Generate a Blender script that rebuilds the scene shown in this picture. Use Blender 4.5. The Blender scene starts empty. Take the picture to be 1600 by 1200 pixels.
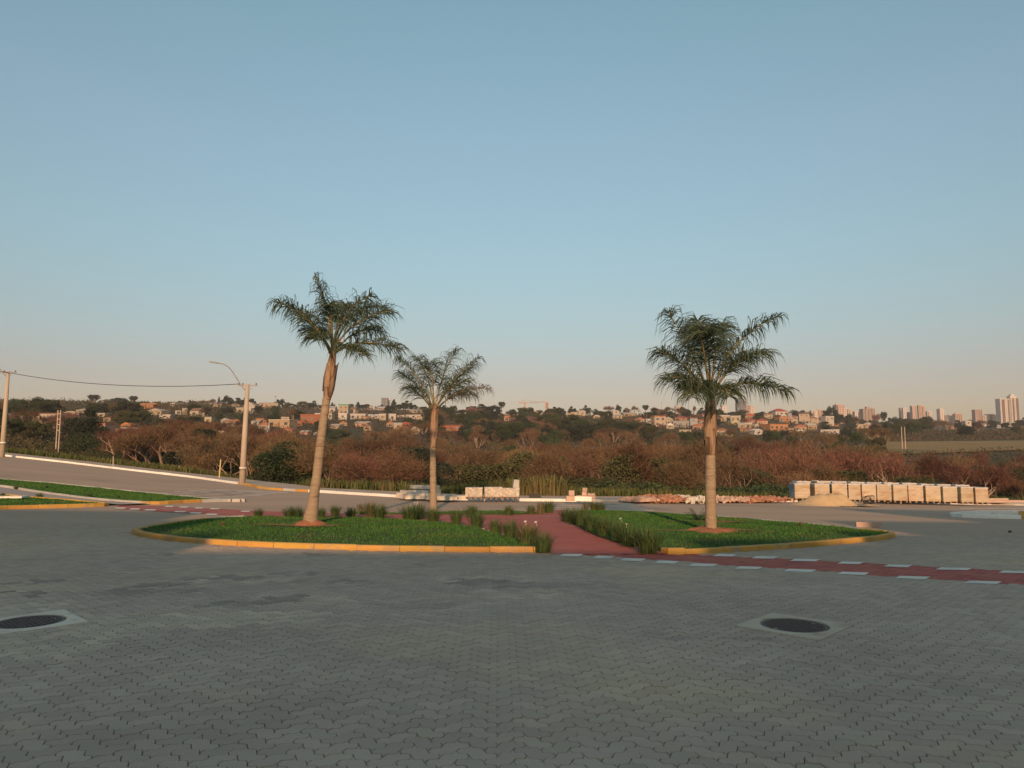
import bpy, bmesh, math, random
import numpy as np
from mathutils import Vector, Matrix
from mathutils.geometry import delaunay_2d_cdt

rng = np.random.default_rng(7)
random.seed(7)
S = bpy.context.scene
COL = S.collection

# ---------------------------------------------------------------- camera, sky, sun, exposure
EYE, FPX, HROW = 1.65, 1164.0, 712.0
PITCH = math.atan((HROW - 600.0) / FPX)
cam_d = bpy.data.cameras.new('camera')
cam_d.sensor_width = 36.0
cam_d.lens = FPX / 1600.0 * 36.0
cam_d.clip_start = 0.1
cam_d.clip_end = 12000
cam = bpy.data.objects.new('camera', cam_d)
COL.objects.link(cam)
cam.location = (0, 0, EYE)
cam.rotation_euler = (math.pi / 2 + PITCH, 0, 0)
S.camera = cam

SUN_EL = math.radians(15.0)
SUN_AZ = math.radians(180.0)          # the sun stands behind the camera (clockwise from +Y)
W = bpy.data.worlds.new('World')
S.world = W
W.use_nodes = True
nt = W.node_tree
bg = nt.nodes['Background']
sky = nt.nodes.new('ShaderNodeTexSky')
sky.sky_type = 'NISHITA'
sky.sun_disc = False
sky.sun_elevation = SUN_EL
sky.sun_rotation = SUN_AZ
sky.altitude = 200
sky.air_density = 1.0
sky.dust_density = 1.0
sky.ozone_density = 1.0
bg.inputs['Strength'].default_value = 0.15
# camera white balance and evening colour of the sky, by height above the horizon only
tco = nt.nodes.new('ShaderNodeTexCoord')
sep = nt.nodes.new('ShaderNodeSeparateXYZ')
ramp = nt.nodes.new('ShaderNodeValToRGB')
nt.links.new(tco.outputs['Generated'], sep.inputs[0])
nt.links.new(sep.outputs[2], ramp.inputs[0])
SKYTINT = [(0.0, (.42, .305, .29)), (.096, (.515, .40, .375)), (.18, (.60, .573, .50)), (.263, (.70, .715, .61)), (.392, (.855, .87, .73)), (.53, (.90, 1.0, .80)), (.8, (.95, 1.0, .80))]
el = ramp.color_ramp.elements
while len(el) < len(SKYTINT): el.new(0.5)
for e_, (p_, c_) in zip(el, SKYTINT):
    e_.position = p_; e_.color = (*c_, 1)
tint = nt.nodes.new('ShaderNodeMix')
tint.data_type = 'RGBA'
tint.blend_type = 'MULTIPLY'
tint.inputs[0].default_value = 1.0
nt.links.new(sky.outputs[0], tint.inputs[6])
nt.links.new(ramp.outputs[0], tint.inputs[7])
nt.links.new(tint.outputs[2], bg.inputs['Color'])

sun_d = bpy.data.lights.new('sun', 'SUN')
sun_d.energy = 3.6
sun_d.angle = math.radians(0.55)
sun_d.color = (1.0, 0.60, 0.34)
sun = bpy.data.objects.new('sun', sun_d)
COL.objects.link(sun)
sd = Vector((math.sin(SUN_AZ) * math.cos(SUN_EL), math.cos(SUN_AZ) * math.cos(SUN_EL), math.sin(SUN_EL)))
sun.rotation_euler = sd.to_track_quat('Z', 'Y').to_euler()
sun.location = (0, -20, 30)
vs = S.view_settings
vs.view_transform = 'Standard'
vs.look = 'None'
vs.exposure = 0.38
vs.gamma = 1.0
vs.use_curve_mapping = False
HAZE = 0.00016
S.cycles.max_bounces = 5
S.cycles.diffuse_bounces = 2
S.cycles.glossy_bounces = 2
S.cycles.transparent_max_bounces = 4
S.cycles.volume_bounces = 0

# ---------------------------------------------------------------- helpers: objects and meshes
def put(o, parent=None):
    COL.objects.link(o)
    if parent is not None:
        o.parent = parent
    return o

def tag(o, label=None, cat=None, group=None, kind=None):
    if label: o['label'] = label
    if cat: o['category'] = cat
    if group: o['group'] = group
    if kind: o['kind'] = kind
    return o

def empty(name, loc=(0, 0, 0), rz=0.0, parent=None):
    o = bpy.data.objects.new(name, None)
    o.empty_display_size = 0.2
    put(o, parent)
    o.location = loc
    o.rotation_euler = (0, 0, rz)
    return o

class MB:
    """collects geometry for ONE mesh"""
    def __init__(self):
        self.v, self.f, self.n = [], [], 0
    def add(self, V, F):
        V = np.asarray(V, float).reshape(-1, 3)
        self.v.append(V)
        n = self.n
        self.f.extend([tuple(int(i) + n for i in f) for f in F])
        self.n += len(V)
        return self
    def box(self, c, s, rz=0.0, tilt=(0, 0), taper=1.0):
        x, y, z = s[0] / 2, s[1] / 2, s[2] / 2
        P = np.array([[-x, -y, -z], [x, -y, -z], [x, y, -z], [-x, y, -z],
                      [-x * taper, -y * taper, z], [x * taper, -y * taper, z], [x * taper, y * taper, z], [-x * taper, y * taper, z]])
        R = np.array(Matrix.Rotation(rz, 3, 'Z') @ Matrix.Rotation(tilt[0], 3, 'X') @ Matrix.Rotation(tilt[1], 3, 'Y'))
        P = P @ R.T + np.array(c)
        return self.add(P, [(0, 3, 2, 1), (4, 5, 6, 7), (0, 1, 5, 4), (1, 2, 6, 5), (2, 3, 7, 6), (3, 0, 4, 7)])
    def tube(self, pts, rad, n=8, cap=True):
        pts = np.asarray(pts, float)
        m = len(pts)
        rad = np.broadcast_to(np.asarray(rad, float), (m,))
        T = np.gradient(pts, axis=0)
        T /= np.linalg.norm(T, axis=1)[:, None] + 1e-9
        ref = np.array([0.0, 1.0, 0.0]) if abs(T[0][2]) > 0.8 else np.array([0.0, 0.0, 1.0])
        ang = np.arange(n) * 2 * math.pi / n
        V = []
        for k in range(m):
            a = np.cross(T[k], ref); a /= np.linalg.norm(a) + 1e-9
            b = np.cross(T[k], a)
            V.append(pts[k] + rad[k] * (np.cos(ang)[:, None] * a + np.sin(ang)[:, None] * b))
        V = np.concatenate(V)
        F = []
        for k in range(m - 1):
            for j in range(n):
                F.append((k * n + j, k * n + (j + 1) % n, (k + 1) * n + (j + 1) % n, (k + 1) * n + j))
        if cap:
            F.append(tuple(range(n))[::-1]); F.append(tuple(range((m - 1) * n, m * n)))
        return self.add(V, F)
    def mesh(self, name):
        me = bpy.data.meshes.new(name)
        V = np.concatenate(self.v) if self.v else np.zeros((0, 3))
        me.from_pydata(V.tolist(), [], self.f)
        me.update()
        return me
    def build(self, name, mat, parent=None, smooth=False):
        return mobj(name, self.mesh(name), mat, parent, smooth)

def mobj(name, me, mat, parent=None, smooth=False):
    if mat is not None:
        me.materials.clear()
        for m_ in (mat if isinstance(mat, (list, tuple)) else [mat]):
            me.materials.append(m_)
    if smooth:
        me.shade_smooth()
    return put(bpy.data.objects.new(name, me), parent)

def arr_mesh(name, V, F, nper):
    """fast mesh of faces that all have nper corners"""
    V = np.ascontiguousarray(V, np.float32); F = np.ascontiguousarray(F, np.int32)
    me = bpy.data.meshes.new(name)
    me.vertices.add(len(V)); me.vertices.foreach_set('co', V.ravel())
    me.loops.add(F.size); me.loops.foreach_set('vertex_index', F.ravel())
    me.polygons.add(len(F))
    me.polygons.foreach_set('loop_start', np.arange(0, F.size, nper, dtype=np.int32))
    me.update(calc_edges=True)
    return me

def blades(P, h, lean, w, curl=0.5):
    """grass blades: 5 points, two bent segments; P (n,3)"""
    n = len(P)
    az = rng.uniform(0, 2 * math.pi, n)
    d = np.stack([np.cos(az), np.sin(az), np.zeros(n)], 1)
    s = np.stack([-np.sin(az), np.cos(az), np.zeros(n)], 1) * (w / 2)[:, None]
    up = np.array([0, 0, 1.0])
    mid = P + up * (h * 0.6)[:, None] + d * (lean * h * 0.35)[:, None]
    tip = P + up * (h * (1 - curl * lean * 0.5))[:, None] + d * (lean * h)[:, None]
    V = np.stack([P - s, P + s, mid - s * 0.8, mid + s * 0.8, tip], 1).reshape(-1, 3)
    b = np.arange(n)[:, None] * 5
    F = np.concatenate([b + np.array([[0, 1, 3]]), b + np.array([[0, 3, 2]]), b + np.array([[2, 3, 4]])])
    return V, F

def cards(C, size, aspect=1.6, flat=0.0):
    """leaf-sized triangles pairs (quads) with random facing; C (n,3)"""
    n = len(C)
    a = rng.normal(size=(n, 3)); a /= np.linalg.norm(a, axis=1)[:, None]
    b = rng.normal(size=(n, 3)); b[:, 2] *= (1 - flat); a[:, 2] *= (1 - flat)
    b -= a * (a * b).sum(1)[:, None] / ((a * a).sum(1)[:, None] + 1e-9); b /= np.linalg.norm(b, axis=1)[:, None] + 1e-9
    s = np.broadcast_to(np.asarray(size, float), (n,))[:, None]
    V = np.stack([C - a * s * aspect / 2, C + b * s / 2, C + a * s * aspect / 2, C - b * s / 2], 1).reshape(-1, 3)
    F = np.arange(n)[:, None] * 4 + np.array([[0, 1, 2, 3]])
    return V, F

def slivers(P, D, L, w):
    """thin pointed twigs from P along D"""
    n = len(P)
    r = rng.normal(size=(n, 3))
    s = np.cross(D, r); s /= np.linalg.norm(s, axis=1)[:, None] + 1e-9
    s *= (w / 2)[:, None]
    V = np.stack([P - s, P + s, P + D * L[:, None]], 1).reshape(-1, 3)
    return V, np.arange(n)[:, None] * 3 + np.array([[0, 1, 2]])

# ---------------------------------------------------------------- helpers: materials
MATS = {}
def pm(name, c1, c2=None, scale=4.0, rough=0.85, bump=0.0, bscale=None, coord='Position', rand=0.0, island=0.0,
       c3=None, s3=1.0, t3=(0.5, 0.62), spec=0.3, stretch=(1, 1, 1), trans=0.0, detail=5.0, ydust=None, stain=None):
    """procedural material: two colours mixed by noise, an optional third in patches, per-object or per-piece variation"""
    m = bpy.data.materials.new(name); m.use_nodes = True
    t = m.node_tree; N = t.nodes; L = t.links
    b = N['Principled BSDF']
    b.inputs['Roughness'].default_value = rough
    b.inputs['Specular IOR Level'].default_value = spec
    if coord == 'Position':
        co = N.new('ShaderNodeNewGeometry').outputs['Position']
    else:
        co = N.new('ShaderNodeTexCoord').outputs[coord]
    mp = N.new('ShaderNodeMapping'); mp.inputs['Scale'].default_value = stretch
    L.new(co, mp.inputs[0]); co = mp.outputs[0]
    def noise(sc, det=detail):
        n = N.new('ShaderNodeTexNoise'); n.inputs['Scale'].default_value = sc; n.inputs['Detail'].default_value = det
        n.inputs['Roughness'].default_value = 0.6
        L.new(co, n.inputs['Vector']); return n.outputs[0]
    def mix(fac, a, bb, bt='MIX'):
        x = N.new('ShaderNodeMix'); x.data_type = 'RGBA'; x.blend_type = bt
        for sock, val in ((x.inputs[0], fac), (x.inputs[6], a), (x.inputs[7], bb)):
            if isinstance(val, (int, float)): sock.default_value = val
            elif isinstance(val, tuple): sock.default_value = (*val, 1) if len(val) == 3 else val
            else: L.new(val, sock)
        return x.outputs[2]
    def ramp(fac, lo, hi):
        r = N.new('ShaderNodeMapRange'); r.inputs[1].default_value = lo; r.inputs[2].default_value = hi
        L.new(fac, r.inputs[0]); return r.outputs[0]
    out = tuple(c1)
    if c2 is not None:
        out = mix(ramp(noise(scale), 0.3, 0.7), c1, c2)
    if c3 is not None:
        out = mix(ramp(noise(s3, 4), *t3), out, c3)
    if stain is not None:      # old stains: colour, scale, range
        out = mix(ramp(noise(stain[1], 3), *stain[2]), out, stain[0])
    if ydust is not None:      # dust that lies thicker towards the unfinished road
        sp = N.new('ShaderNodeSeparateXYZ'); L.new(co, sp.inputs[0])
        ad = N.new('ShaderNodeMath'); ad.operation = 'MULTIPLY_ADD'; ad.inputs[1].default_value = 9.0
        L.new(noise(0.35, 4), ad.inputs[0]); L.new(sp.outputs[1], ad.inputs[2])
        out = mix(ramp(ad.outputs[0], ydust[0] + 4.5, ydust[1] + 4.5), out, ydust[2])
    for amount, sock in ((rand, 'obj'), (island, 'isl')):
        if amount:
            src = N.new('ShaderNodeObjectInfo').outputs['Random'] if sock == 'obj' else N.new('ShaderNodeNewGeometry').outputs['Random Per Island']
            r = N.new('ShaderNodeMapRange'); r.inputs[3].default_value = 1 - amount; r.inputs[4].default_value = 1 + amount
            L.new(src, r.inputs[0])
            h = N.new('ShaderNodeHueSaturation'); L.new(r.outputs[0], h.inputs['Value'])
            r2 = N.new('ShaderNodeMath'); r2.operation = 'MULTIPLY'; r2.inputs[1].default_value = 7.13; L.new(src, r2.inputs[0])
            r3 = N.new('ShaderNodeMath'); r3.operation = 'FRACT'; L.new(r2.outputs[0], r3.inputs[0])
            r4 = N.new('ShaderNodeMapRange'); r4.inputs[3].default_value = 0.5 - amount * 0.07; r4.inputs[4].default_value = 0.5 + amount * 0.07
            L.new(r3.outputs[0], r4.inputs[0]); L.new(r4.outputs[0], h.inputs['Hue'])
            if isinstance(out, tuple): h.inputs['Color'].default_value = (*out, 1)
            else: L.new(out, h.inputs['Color'])
            out = h.outputs[0]
    if isinstance(out, tuple): b.inputs['Base Color'].default_value = (*out, 1)
    else: L.new(out, b.inputs['Base Color'])
    if bump:
        bn = N.new('ShaderNodeBump'); bn.inputs['Strength'].default_value = bump; bn.inputs['Distance'].default_value = 0.02
        L.new(noise(bscale or scale * 6), bn.inputs['Height']); L.new(bn.outputs[0], b.inputs['Normal'])
    if trans:
        tr = N.new('ShaderNodeBsdfTranslucent')
        if isinstance(out, tuple): tr.inputs[0].default_value = (*out, 1)
        else: L.new(out, tr.inputs[0])
        ms = N.new('ShaderNodeMixShader'); ms.inputs[0].default_value = trans
        L.new(b.outputs[0], ms.inputs[1]); L.new(tr.outputs[0], ms.inputs[2])
        L.new(ms.outputs[0], N['Material Output'].inputs['Surface'])
    MATS[name] = m
    return m

# ---------------------------------------------------------------- the lie of the land
def softplus(t): return np.logaddexp(0.0, t)
def sstep(t):
    t = np.clip(t, 0, 1); return t * t * (3 - 2 * t)

def polar(x, y):
    x = np.asarray(x, float); y = np.asarray(y, float)
    r = np.hypot(x, y); th = np.arctan2(x, y); tc = np.clip(th, -0.69, 0.69)
    w = sstep((np.cos(th) - 0.0) / 0.5)
    return np.tan(tc), r * np.cos(tc), w

def Hp(x, y):
    """height of the paved plaza and road"""
    a, d, w = polar(x, y)
    z = -(0.02 + 0.035 * a) * 3 * softplus((d - 14) / 3) + 0.064 * 2 * softplus((-18 - np.asarray(x, float)) / 2)
    return z * w

PROF = [
 (-0.80, [0, 40, 60, 100, 150, 250, 400, 520, 800, 1500, 2500, 5000], [0, .8, 1.5, 3.4, 7, 14, 29, 40, 44, 45, 40, 20]),
 (-0.45, [0, 45, 55, 75, 100, 150, 250, 400, 560, 800, 1500, 5000], [0, -.3, -.8, -1.8, -1.5, 1.5, 9, 26, 40, 44, 45, 20]),
 (-0.20, [0, 40, 50, 65, 110, 160, 220, 300, 450, 620, 900, 1500, 5000], [0, -.8, -2, -4, -4.5, -3, 1, 8, 23, 39, 44, 45, 20]),
 (0.00, [0, 40, 48, 60, 120, 180, 260, 400, 650, 900, 1500, 5000], [0, -1.5, -2.5, -4.8, -5.5, -3.5, 3, 15, 38, 44, 50, 20]),
 (0.30, [0, 45, 52, 65, 120, 180, 260, 400, 650, 1000, 1500, 5000], [0, -2.2, -3.2, -5.4, -6, -3.5, 3, 14, 35.5, 44, 60, 25]),
 (0.50, [0, 48, 56, 70, 120, 180, 240, 320, 450, 700, 1000, 1500, 5000], [0, -2.4, -3.4, -5.6, -6, -3.5, 2.0, 6.5, 13, 26, 42, 66, 25]),
 (0.80, [0, 48, 56, 70, 120, 180, 240, 320, 450, 700, 1000, 1500, 5000], [0, -2.4, -3.4, -5.6, -6, -2, 4.0, 8.0, 13, 26, 42, 68, 25]),
]
def Hland(x, y):
    a, d, w = polar(x, y)
    zs = np.stack([np.interp(d, p[1], p[2]) for p in PROF])
    aa = np.array([p[0] for p in PROF])
    k = np.clip(np.searchsorted(aa, a, side='right') - 1, 0, len(aa) - 2)
    f = sstep((a - aa[k]) / (aa[k + 1] - aa[k]))
    z = np.take_along_axis(zs, np.atleast_1d(k)[None], 0)[0] * (1 - f) + np.take_along_axis(zs, np.atleast_1d(k + 1)[None], 0)[0] * f
    x = np.asarray(x, float); y = np.asarray(y, float)
    bumps = (np.sin(x * 0.021 + 1.3) * np.sin(y * 0.017) + 0.5 * np.sin(x * 0.06) * np.sin(y * 0.05 + 2)) * np.clip((d - 150) / 500, 0, 1) * 1.6
    return (z + bumps) * w

def rays(px, py):
    u = (px - 800.0) / FPX; v = (600.0 - py) / FPX
    return np.array([u, math.cos(PITCH) - v * math.sin(PITCH), math.sin(PITCH) + v * math.cos(PITCH)])

def march(px, py, Hf, dz=0.0, tmax=4000.0):
    r = rays(px, py)
    t = np.geomspace(3, tmax, 700)
    gap = EYE + r[2] * t - (Hf(r[0] * t, r[1] * t) + dz)
    i = np.where(gap <= 0)[0]
    if len(i) == 0: return None
    lo, hi = (t[i[0] - 1], t[i[0]]) if i[0] > 0 else (1.5, t[0])
    for _ in range(30):
        m = (lo + hi) / 2
        if EYE + r[2] * m - (float(np.ravel(Hf(np.array([r[0] * m]), np.array([r[1] * m])))[0]) + dz) > 0: lo = m
        else: hi = m
    return np.array([r[0] * hi, r[1] * hi, EYE + r[2] * hi - dz])

def gp(px, py, dz=0.0):
    """the point of the paved ground seen at a place in the photograph"""
    p = march(px, py, Hp, dz, 160)
    if p is None:
        r = rays(px, py); t = 60; p = np.array([r[0] * t, r[1] * t, 0.0])
    return p
def at(px, py, D):
    """a point at forward distance D"""
    r = rays(px, py); t = D / r[1]
    return np.array([r[0] * t, r[1] * t, EYE + r[2] * t])
def scr(p):
    """photo pixel of a point"""
    x, y, z = p[0], p[1], p[2] - EYE
    c, s_ = math.cos(PITCH), math.sin(PITCH)
    f = y * c + z * s_; v = -y * s_ + z * c
    return 800 + FPX * x / f, 600 - FPX * v / f

KERB_PX = [(0, 712), (50, 717.5), (100, 723), (200, 735), (300, 746.5), (378, 757.5), (410, 764), (465, 768), (500, 769.8), (560, 773.5), (640, 778), (727, 781.5), (860, 783.5), (1030, 784.5), (1230, 784), (1370, 786), (1545, 788.5), (1640, 791)]
KERB = np.array([gp(*p) for p in KERB_PX])
# continue out of the frame on both sides
dl = KERB[0] - KERB[2]; dl /= np.linalg.norm(dl[:2]); dr = KERB[-1] - KERB[-3]; dr /= np.linalg.norm(dr[:2])
KERB = np.vstack([KERB[0] + dl * 30, KERB, KERB[-1] + dr * 25])
KERB[:, 2] = Hp(KERB[:, 0], KERB[:, 1])
_ka, _kd, _ = polar(KERB[:, 0], KERB[:, 1])
_o = np.argsort(_ka)
def Ykerb(a): return np.interp(a, _ka[_o], _kd[_o])
def H(x, y):
    a, d, w = polar(x, y)
    edge = Ykerb(a) + np.interp(a, [-.7, -.3, 0, .7], [3.4, 3.2, 4.2, 4.8])
    t = sstep((d - edge - 2.5) / 9.0)
    return Hp(x, y) * (1 - t) + Hland(x, y) * t
def Hs(x, y): return float(np.ravel(H(np.array([x]), np.array([y])))[0])
def Hps(x, y): return float(np.ravel(Hp(np.array([x]), np.array([y])))[0])
def gh(px, py):
    return march(px, py, H)

def curve_pts(P, step, closed=False):
    """Catmull-Rom through P, resampled at about step"""
    P = np.asarray(P, float); n = len(P); out = []
    for i in range(n if closed else n - 1):
        p0 = P[(i - 1) % n] if closed or i > 0 else 2 * P[0] - P[1]
        p1 = P[i]; p2 = P[(i + 1) % n]
        p3 = P[(i + 2) % n] if closed or i + 2 < n else 2 * P[-1] - P[-2]
        for t in np.linspace(0, 1, 12, endpoint=False):
            out.append(0.5 * ((2 * p1) + (-p0 + p2) * t + (2 * p0 - 5 * p1 + 4 * p2 - p3) * t * t + (-p0 + 3 * p1 - 3 * p2 + p3) * t ** 3))
    if not closed: out.append(P[-1])
    out = np.array(out)
    if closed: out = np.vstack([out, out[:1]])
    L = np.concatenate([[0], np.cumsum(np.linalg.norm(np.diff(out[:, :2], axis=0), axis=1))])
    m = max(2, int(round(L[-1] / step)) + 1)
    s = np.linspace(0, L[-1], m)
    r = np.stack([np.interp(s, L, out[:, k]) for k in range(out.shape[1])], 1)
    return r[:-1] if closed else r

def inside(poly, X, Y):
    px, py = poly[:, 0], poly[:, 1]; qx, qy = np.roll(px, -1), np.roll(py, -1)
    c = np.zeros(np.shape(X), bool)
    for a, b, e, f in zip(px, py, qx, qy):
        if b == f: continue
        c ^= ((b > Y) != (f > Y)) & (X < (e - a) * (Y - b) / (f - b) + a)
    return c

def sheet(name, poly, mat, dz, step=1.0, Hf=Hp, kind='structure', parent=None, skirt=0.0, zf=None):
    """a surface that follows the ground inside the outline poly; with a skirt it is a slab"""
    poly = np.asarray(poly, float)[:, :2]
    lo, hi = poly.min(0), poly.max(0)
    gx, gy = np.meshgrid(np.arange(lo[0] + step / 2, hi[0], step), np.arange(lo[1] + step / 2, hi[1], step))
    gx = gx.ravel(); gy = gy.ravel(); k = inside(poly, gx, gy); gx, gy = gx[k], gy[k]
    if len(gx):
        D = np.min(np.hypot(gx[:, None] - poly[None, :, 0], gy[:, None] - poly[None, :, 1]), axis=1)
        gx, gy = gx[D > step * 0.35], gy[D > step * 0.35]
    n = len(poly)
    pts = [Vector(p) for p in poly] + [Vector((a, b)) for a, b in zip(gx, gy)]
    res = delaunay_2d_cdt(pts, [(i, (i + 1) % n) for i in range(n)], [], 1, 1e-5)
    V2 = np.array([[v.x, v.y] for v in res[0]])
    z = Hf(V2[:, 0], V2[:, 1]) + dz
    if zf is not None: z = z + zf(V2[:, 0], V2[:, 1])
    V = np.column_stack([V2, z])
    F = [tuple(f) for f in res[2]]
    F = [f if np.cross(V2[f[1]] - V2[f[0]], V2[f[2]] - V2[f[0]]) > 0 else f[::-1] for f in F]
    mb = MB().add(V, F)
    if skirt:
        zz = Hf(poly[:, 0], poly[:, 1]) + dz
        if zf is not None: zz = zz + zf(poly[:, 0], poly[:, 1])
        A = np.column_stack([poly, zz]); B = A.copy(); B[:, 2] -= skirt
        area = np.sum(poly[:, 0] * np.roll(poly[:, 1], -1) - np.roll(poly[:, 0], -1) * poly[:, 1])
        Q = [(i, (i + 1) % n, n + (i + 1) % n, n + i) for i in range(n)]
        mb.add(np.vstack([A, B]), [q[::-1] for q in Q] if area > 0 else Q)
    o = mb.build(name, mat, parent, smooth=False)
    if kind: o['kind'] = kind
    return o

# ---------------------------------------------------------------- materials
M_TERRAIN = pm('terrain_soil', (.055, .050, .026), (.035, .042, .018), 0.05, 0.95, c3=(.10, .055, .035), s3=0.03)
M_BED = pm('joint_sand', (.15, .112, .082), (.21, .16, .118), 3, 0.95)
M_PAVER = pm('grey_concrete_paver', (.40, .30, .228), (.53, .405, .308), 0.45, 0.85, 0.3, 60, island=0.085, c3=(.58, .42, .275), s3=0.26, t3=(.50, .68), stretch=(.6, 1, 1), stain=((.27, .215, .17), .8, (.62, .78)), ydust=(9.5, 19.0, (.42, .30, .21)))
M_PAVER1 = pm('grey_concrete_paver_single', (.40, .30, .228), (.53, .405, .308), 0.45, 0.85, 0.3, 60, rand=0.085, c3=(.58, .42, .275), s3=0.26, t3=(.50, .68), stretch=(.6, 1, 1), stain=((.27, .215, .17), .8, (.62, .78)), ydust=(9.5, 19.0, (.42, .30, .21)))
M_PAVER_D = pm('stained_dark_paver', (.31, .235, .18), (.39, .30, .23), 0.8, 0.85, 0.25, 60, island=0.15)
M_PAVER_T = pm('dusty_tan_paver', (.50, .39, .28), (.56, .44, .32), 0.8, 0.88, 0.25, 60, island=0.12)
M_RED = pm('red_painted_paver', (.40, .095, .068), (.49, .135, .095), 0.7, 0.8, 0.25, 60, island=0.14, c3=(.36, .17, .14), s3=0.5, t3=(.56, .72))
M_REDPATH = pm('red_path_paint', (.36, .088, .064), (.44, .125, .092), 1.1, 0.82, 0.4, 30, c3=(.37, .18, .15), s3=0.6, t3=(.55, .7))
M_ROAD = pm('dusty_grey_road', (.38, .265, .18), (.46, .315, .215), 0.35, 0.86, 0.3, 14, c3=(.26, .18, .125), s3=0.16, t3=(.56, .7), stretch=(.5, 1, 1))
M_WALK = pm('concrete_walk', (.42, .31, .225), (.50, .375, .28), 0.9, 0.9, 0.3, 18, c3=(.36, .25, .18), s3=0.4, t3=(.55, .7))
M_PATHPINK = pm('pale_concrete_path', (.32, .27, .235), (.39, .33, .29), 0.8, 0.9, 0.3, 18)
M_CONC = pm('weathered_concrete', (.36, .34, .31), (.46, .44, .40), 1.6, 0.88, 0.3, 20)
M_COLLAR = pm('worn_concrete_collar', (.52, .41, .30), (.61, .49, .37), 3, .9, .4, 30, c3=(.40, .305, .22), s3=2.2, t3=(.52, .66))
M_COLLARW = pm('pale_worn_collar', (.68, .56, .44), (.78, .66, .53), 3, .9, .3, 30, c3=(.48, .40, .31), s3=2.2, t3=(.52, .66))
M_YELLOW = pm('yellow_kerb_paint', (.47, .255, .055), (.56, .32, .08), 2.5, 0.75, 0.4, 25, rand=0.10, c3=(.36, .25, .14), s3=2.6, t3=(.54, .68))
M_WHITE = pm('white_kerb_paint', (.74, .70, .64), (.82, .79, .74), 2.5, 0.7, 0.25, 25, rand=0.06, c3=(.5, .43, .36), s3=1.6, t3=(.6, .74))
M_MARK = pm('white_road_paint', (.72, .64, .54), (.82, .74, .64), 3.0, 0.75, 0.2, 40, c3=(.42, .38, .34), s3=2.0, t3=(.55, .72))
M_MARKWORN = pm('worn_white_road_paint', (.58, .46, .36), (.68, .55, .44), 2.0, 0.8, 0.2, 40, c3=(.33, .29, .26), s3=1.2, t3=(.5, .66))
M_IRON = pm('cast_iron', (.085, .052, .042), (.125, .080, .062), 8, 0.6, 0.8, 60, spec=0.5)
M_SOIL = pm('red_soil', (.26, .10, .05), (.36, .16, .085), 5, 0.95, 0.8, 30)
M_LAWN = pm('lawn_ground', (.030, .058, .014), (.055, .085, .02), 1.2, 0.95, c3=(.11, .085, .035), s3=0.7, t3=(.60, .75))
M_GRASS = pm('lawn_blades', (.052, .150, .024), (.085, .185, .034), 0.6, 0.8, island=0.35, c3=(.17, .15, .055), s3=0.9, t3=(.56, .76), trans=0.25)

# ---------------------------------------------------------------- ground, plaza, road, sidewalk
th = np.concatenate([np.linspace(-math.pi, -0.85, 40, endpoint=False), np.linspace(-0.85, 0.85, 230), np.linspace(0.85, math.pi, 40)[1:]])
rr = np.concatenate([[0.0], np.linspace(2, 30, 15), np.geomspace(31, 5000, 150)])
TH, RR = np.meshgrid(th, rr)
GX, GY = RR * np.sin(TH), RR * np.cos(TH)
GZ = H(GX.ravel(), GY.ravel()).reshape(GX.shape)
_a, _d, _w = polar(GX, GY)
nearp = sstep((Ykerb(_a) + 3.0 - _d) / 1.0)
GZ = GZ - 0.12 * np.maximum(nearp, (1 - _w))
V = np.stack([GX, GY, GZ], -1).reshape(-1, 3)
nr, na = GX.shape
idx = np.arange(nr * na).reshape(nr, na)
F = np.stack([idx[:-1, :-1], idx[:-1, 1:], idx[1:, 1:], idx[1:, :-1]], -1).reshape(-1, 4)
ground = mobj('ground', arr_mesh('ground', V, F, 4), M_TERRAIN, None, True)
ground['kind'] = 'structure'

YP = 18.4            # individual pavers are laid up to here
plaza = sheet('plaza_paving', [(-70, -45), (70, -45), (70, YP)] + [(x_, YP) for x_ in np.arange(69, -70, -1.0)] + [(-70, YP)], M_BED, -0.014, 1.6)
sheet('plaza_surface', [(-70, -45), (70, -45), (70, YP), (.7 * YP + 3.5, YP), (.7 * 2.9 + 3.5, 2.95), (-(.7 * 2.9 + 3.5), 2.95), (-(.7 * YP + 3.5), YP), (-70, YP)], M_PAVER, -0.004, 1.6)
far = np.array([[k[0], k[1]] for k in KERB])
road = sheet('road', np.vstack([[(x_, YP - .3) for x_ in np.arange(-70, 70.5, 1.0)],[ (70, far[-1][1] - 2)], far[::-1] - np.array([[0, .05]]), [(-70, far[0][1] - 2)]]), M_ROAD, -0.003, 1.2)

def offset_line(P, w):
    T = np.gradient(P[:, :2], axis=0); T /= np.linalg.norm(T, axis=1)[:, None]
    return P[:, :2] + np.column_stack([-T[:, 1], T[:, 0]]) * w
kline = curve_pts(KERB[:, :2], 0.9)
kline3 = np.column_stack([kline, Hp(kline[:, 0], kline[:, 1])])
inner = offset_line(kline3, 0.17)
wline = np.interp(kline[:, 0], [-30, -12, 0, 20], [3.4, 3.2, 4.2, 4.8])
outer = kline + (offset_line(kline3, 1.0) - kline) * wline[:, None]
sidewalk = sheet('sidewalk', np.vstack([inner[::2], outer[::-2]]), M_WALK, 0.115, 1.0, skirt=0.35)

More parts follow.
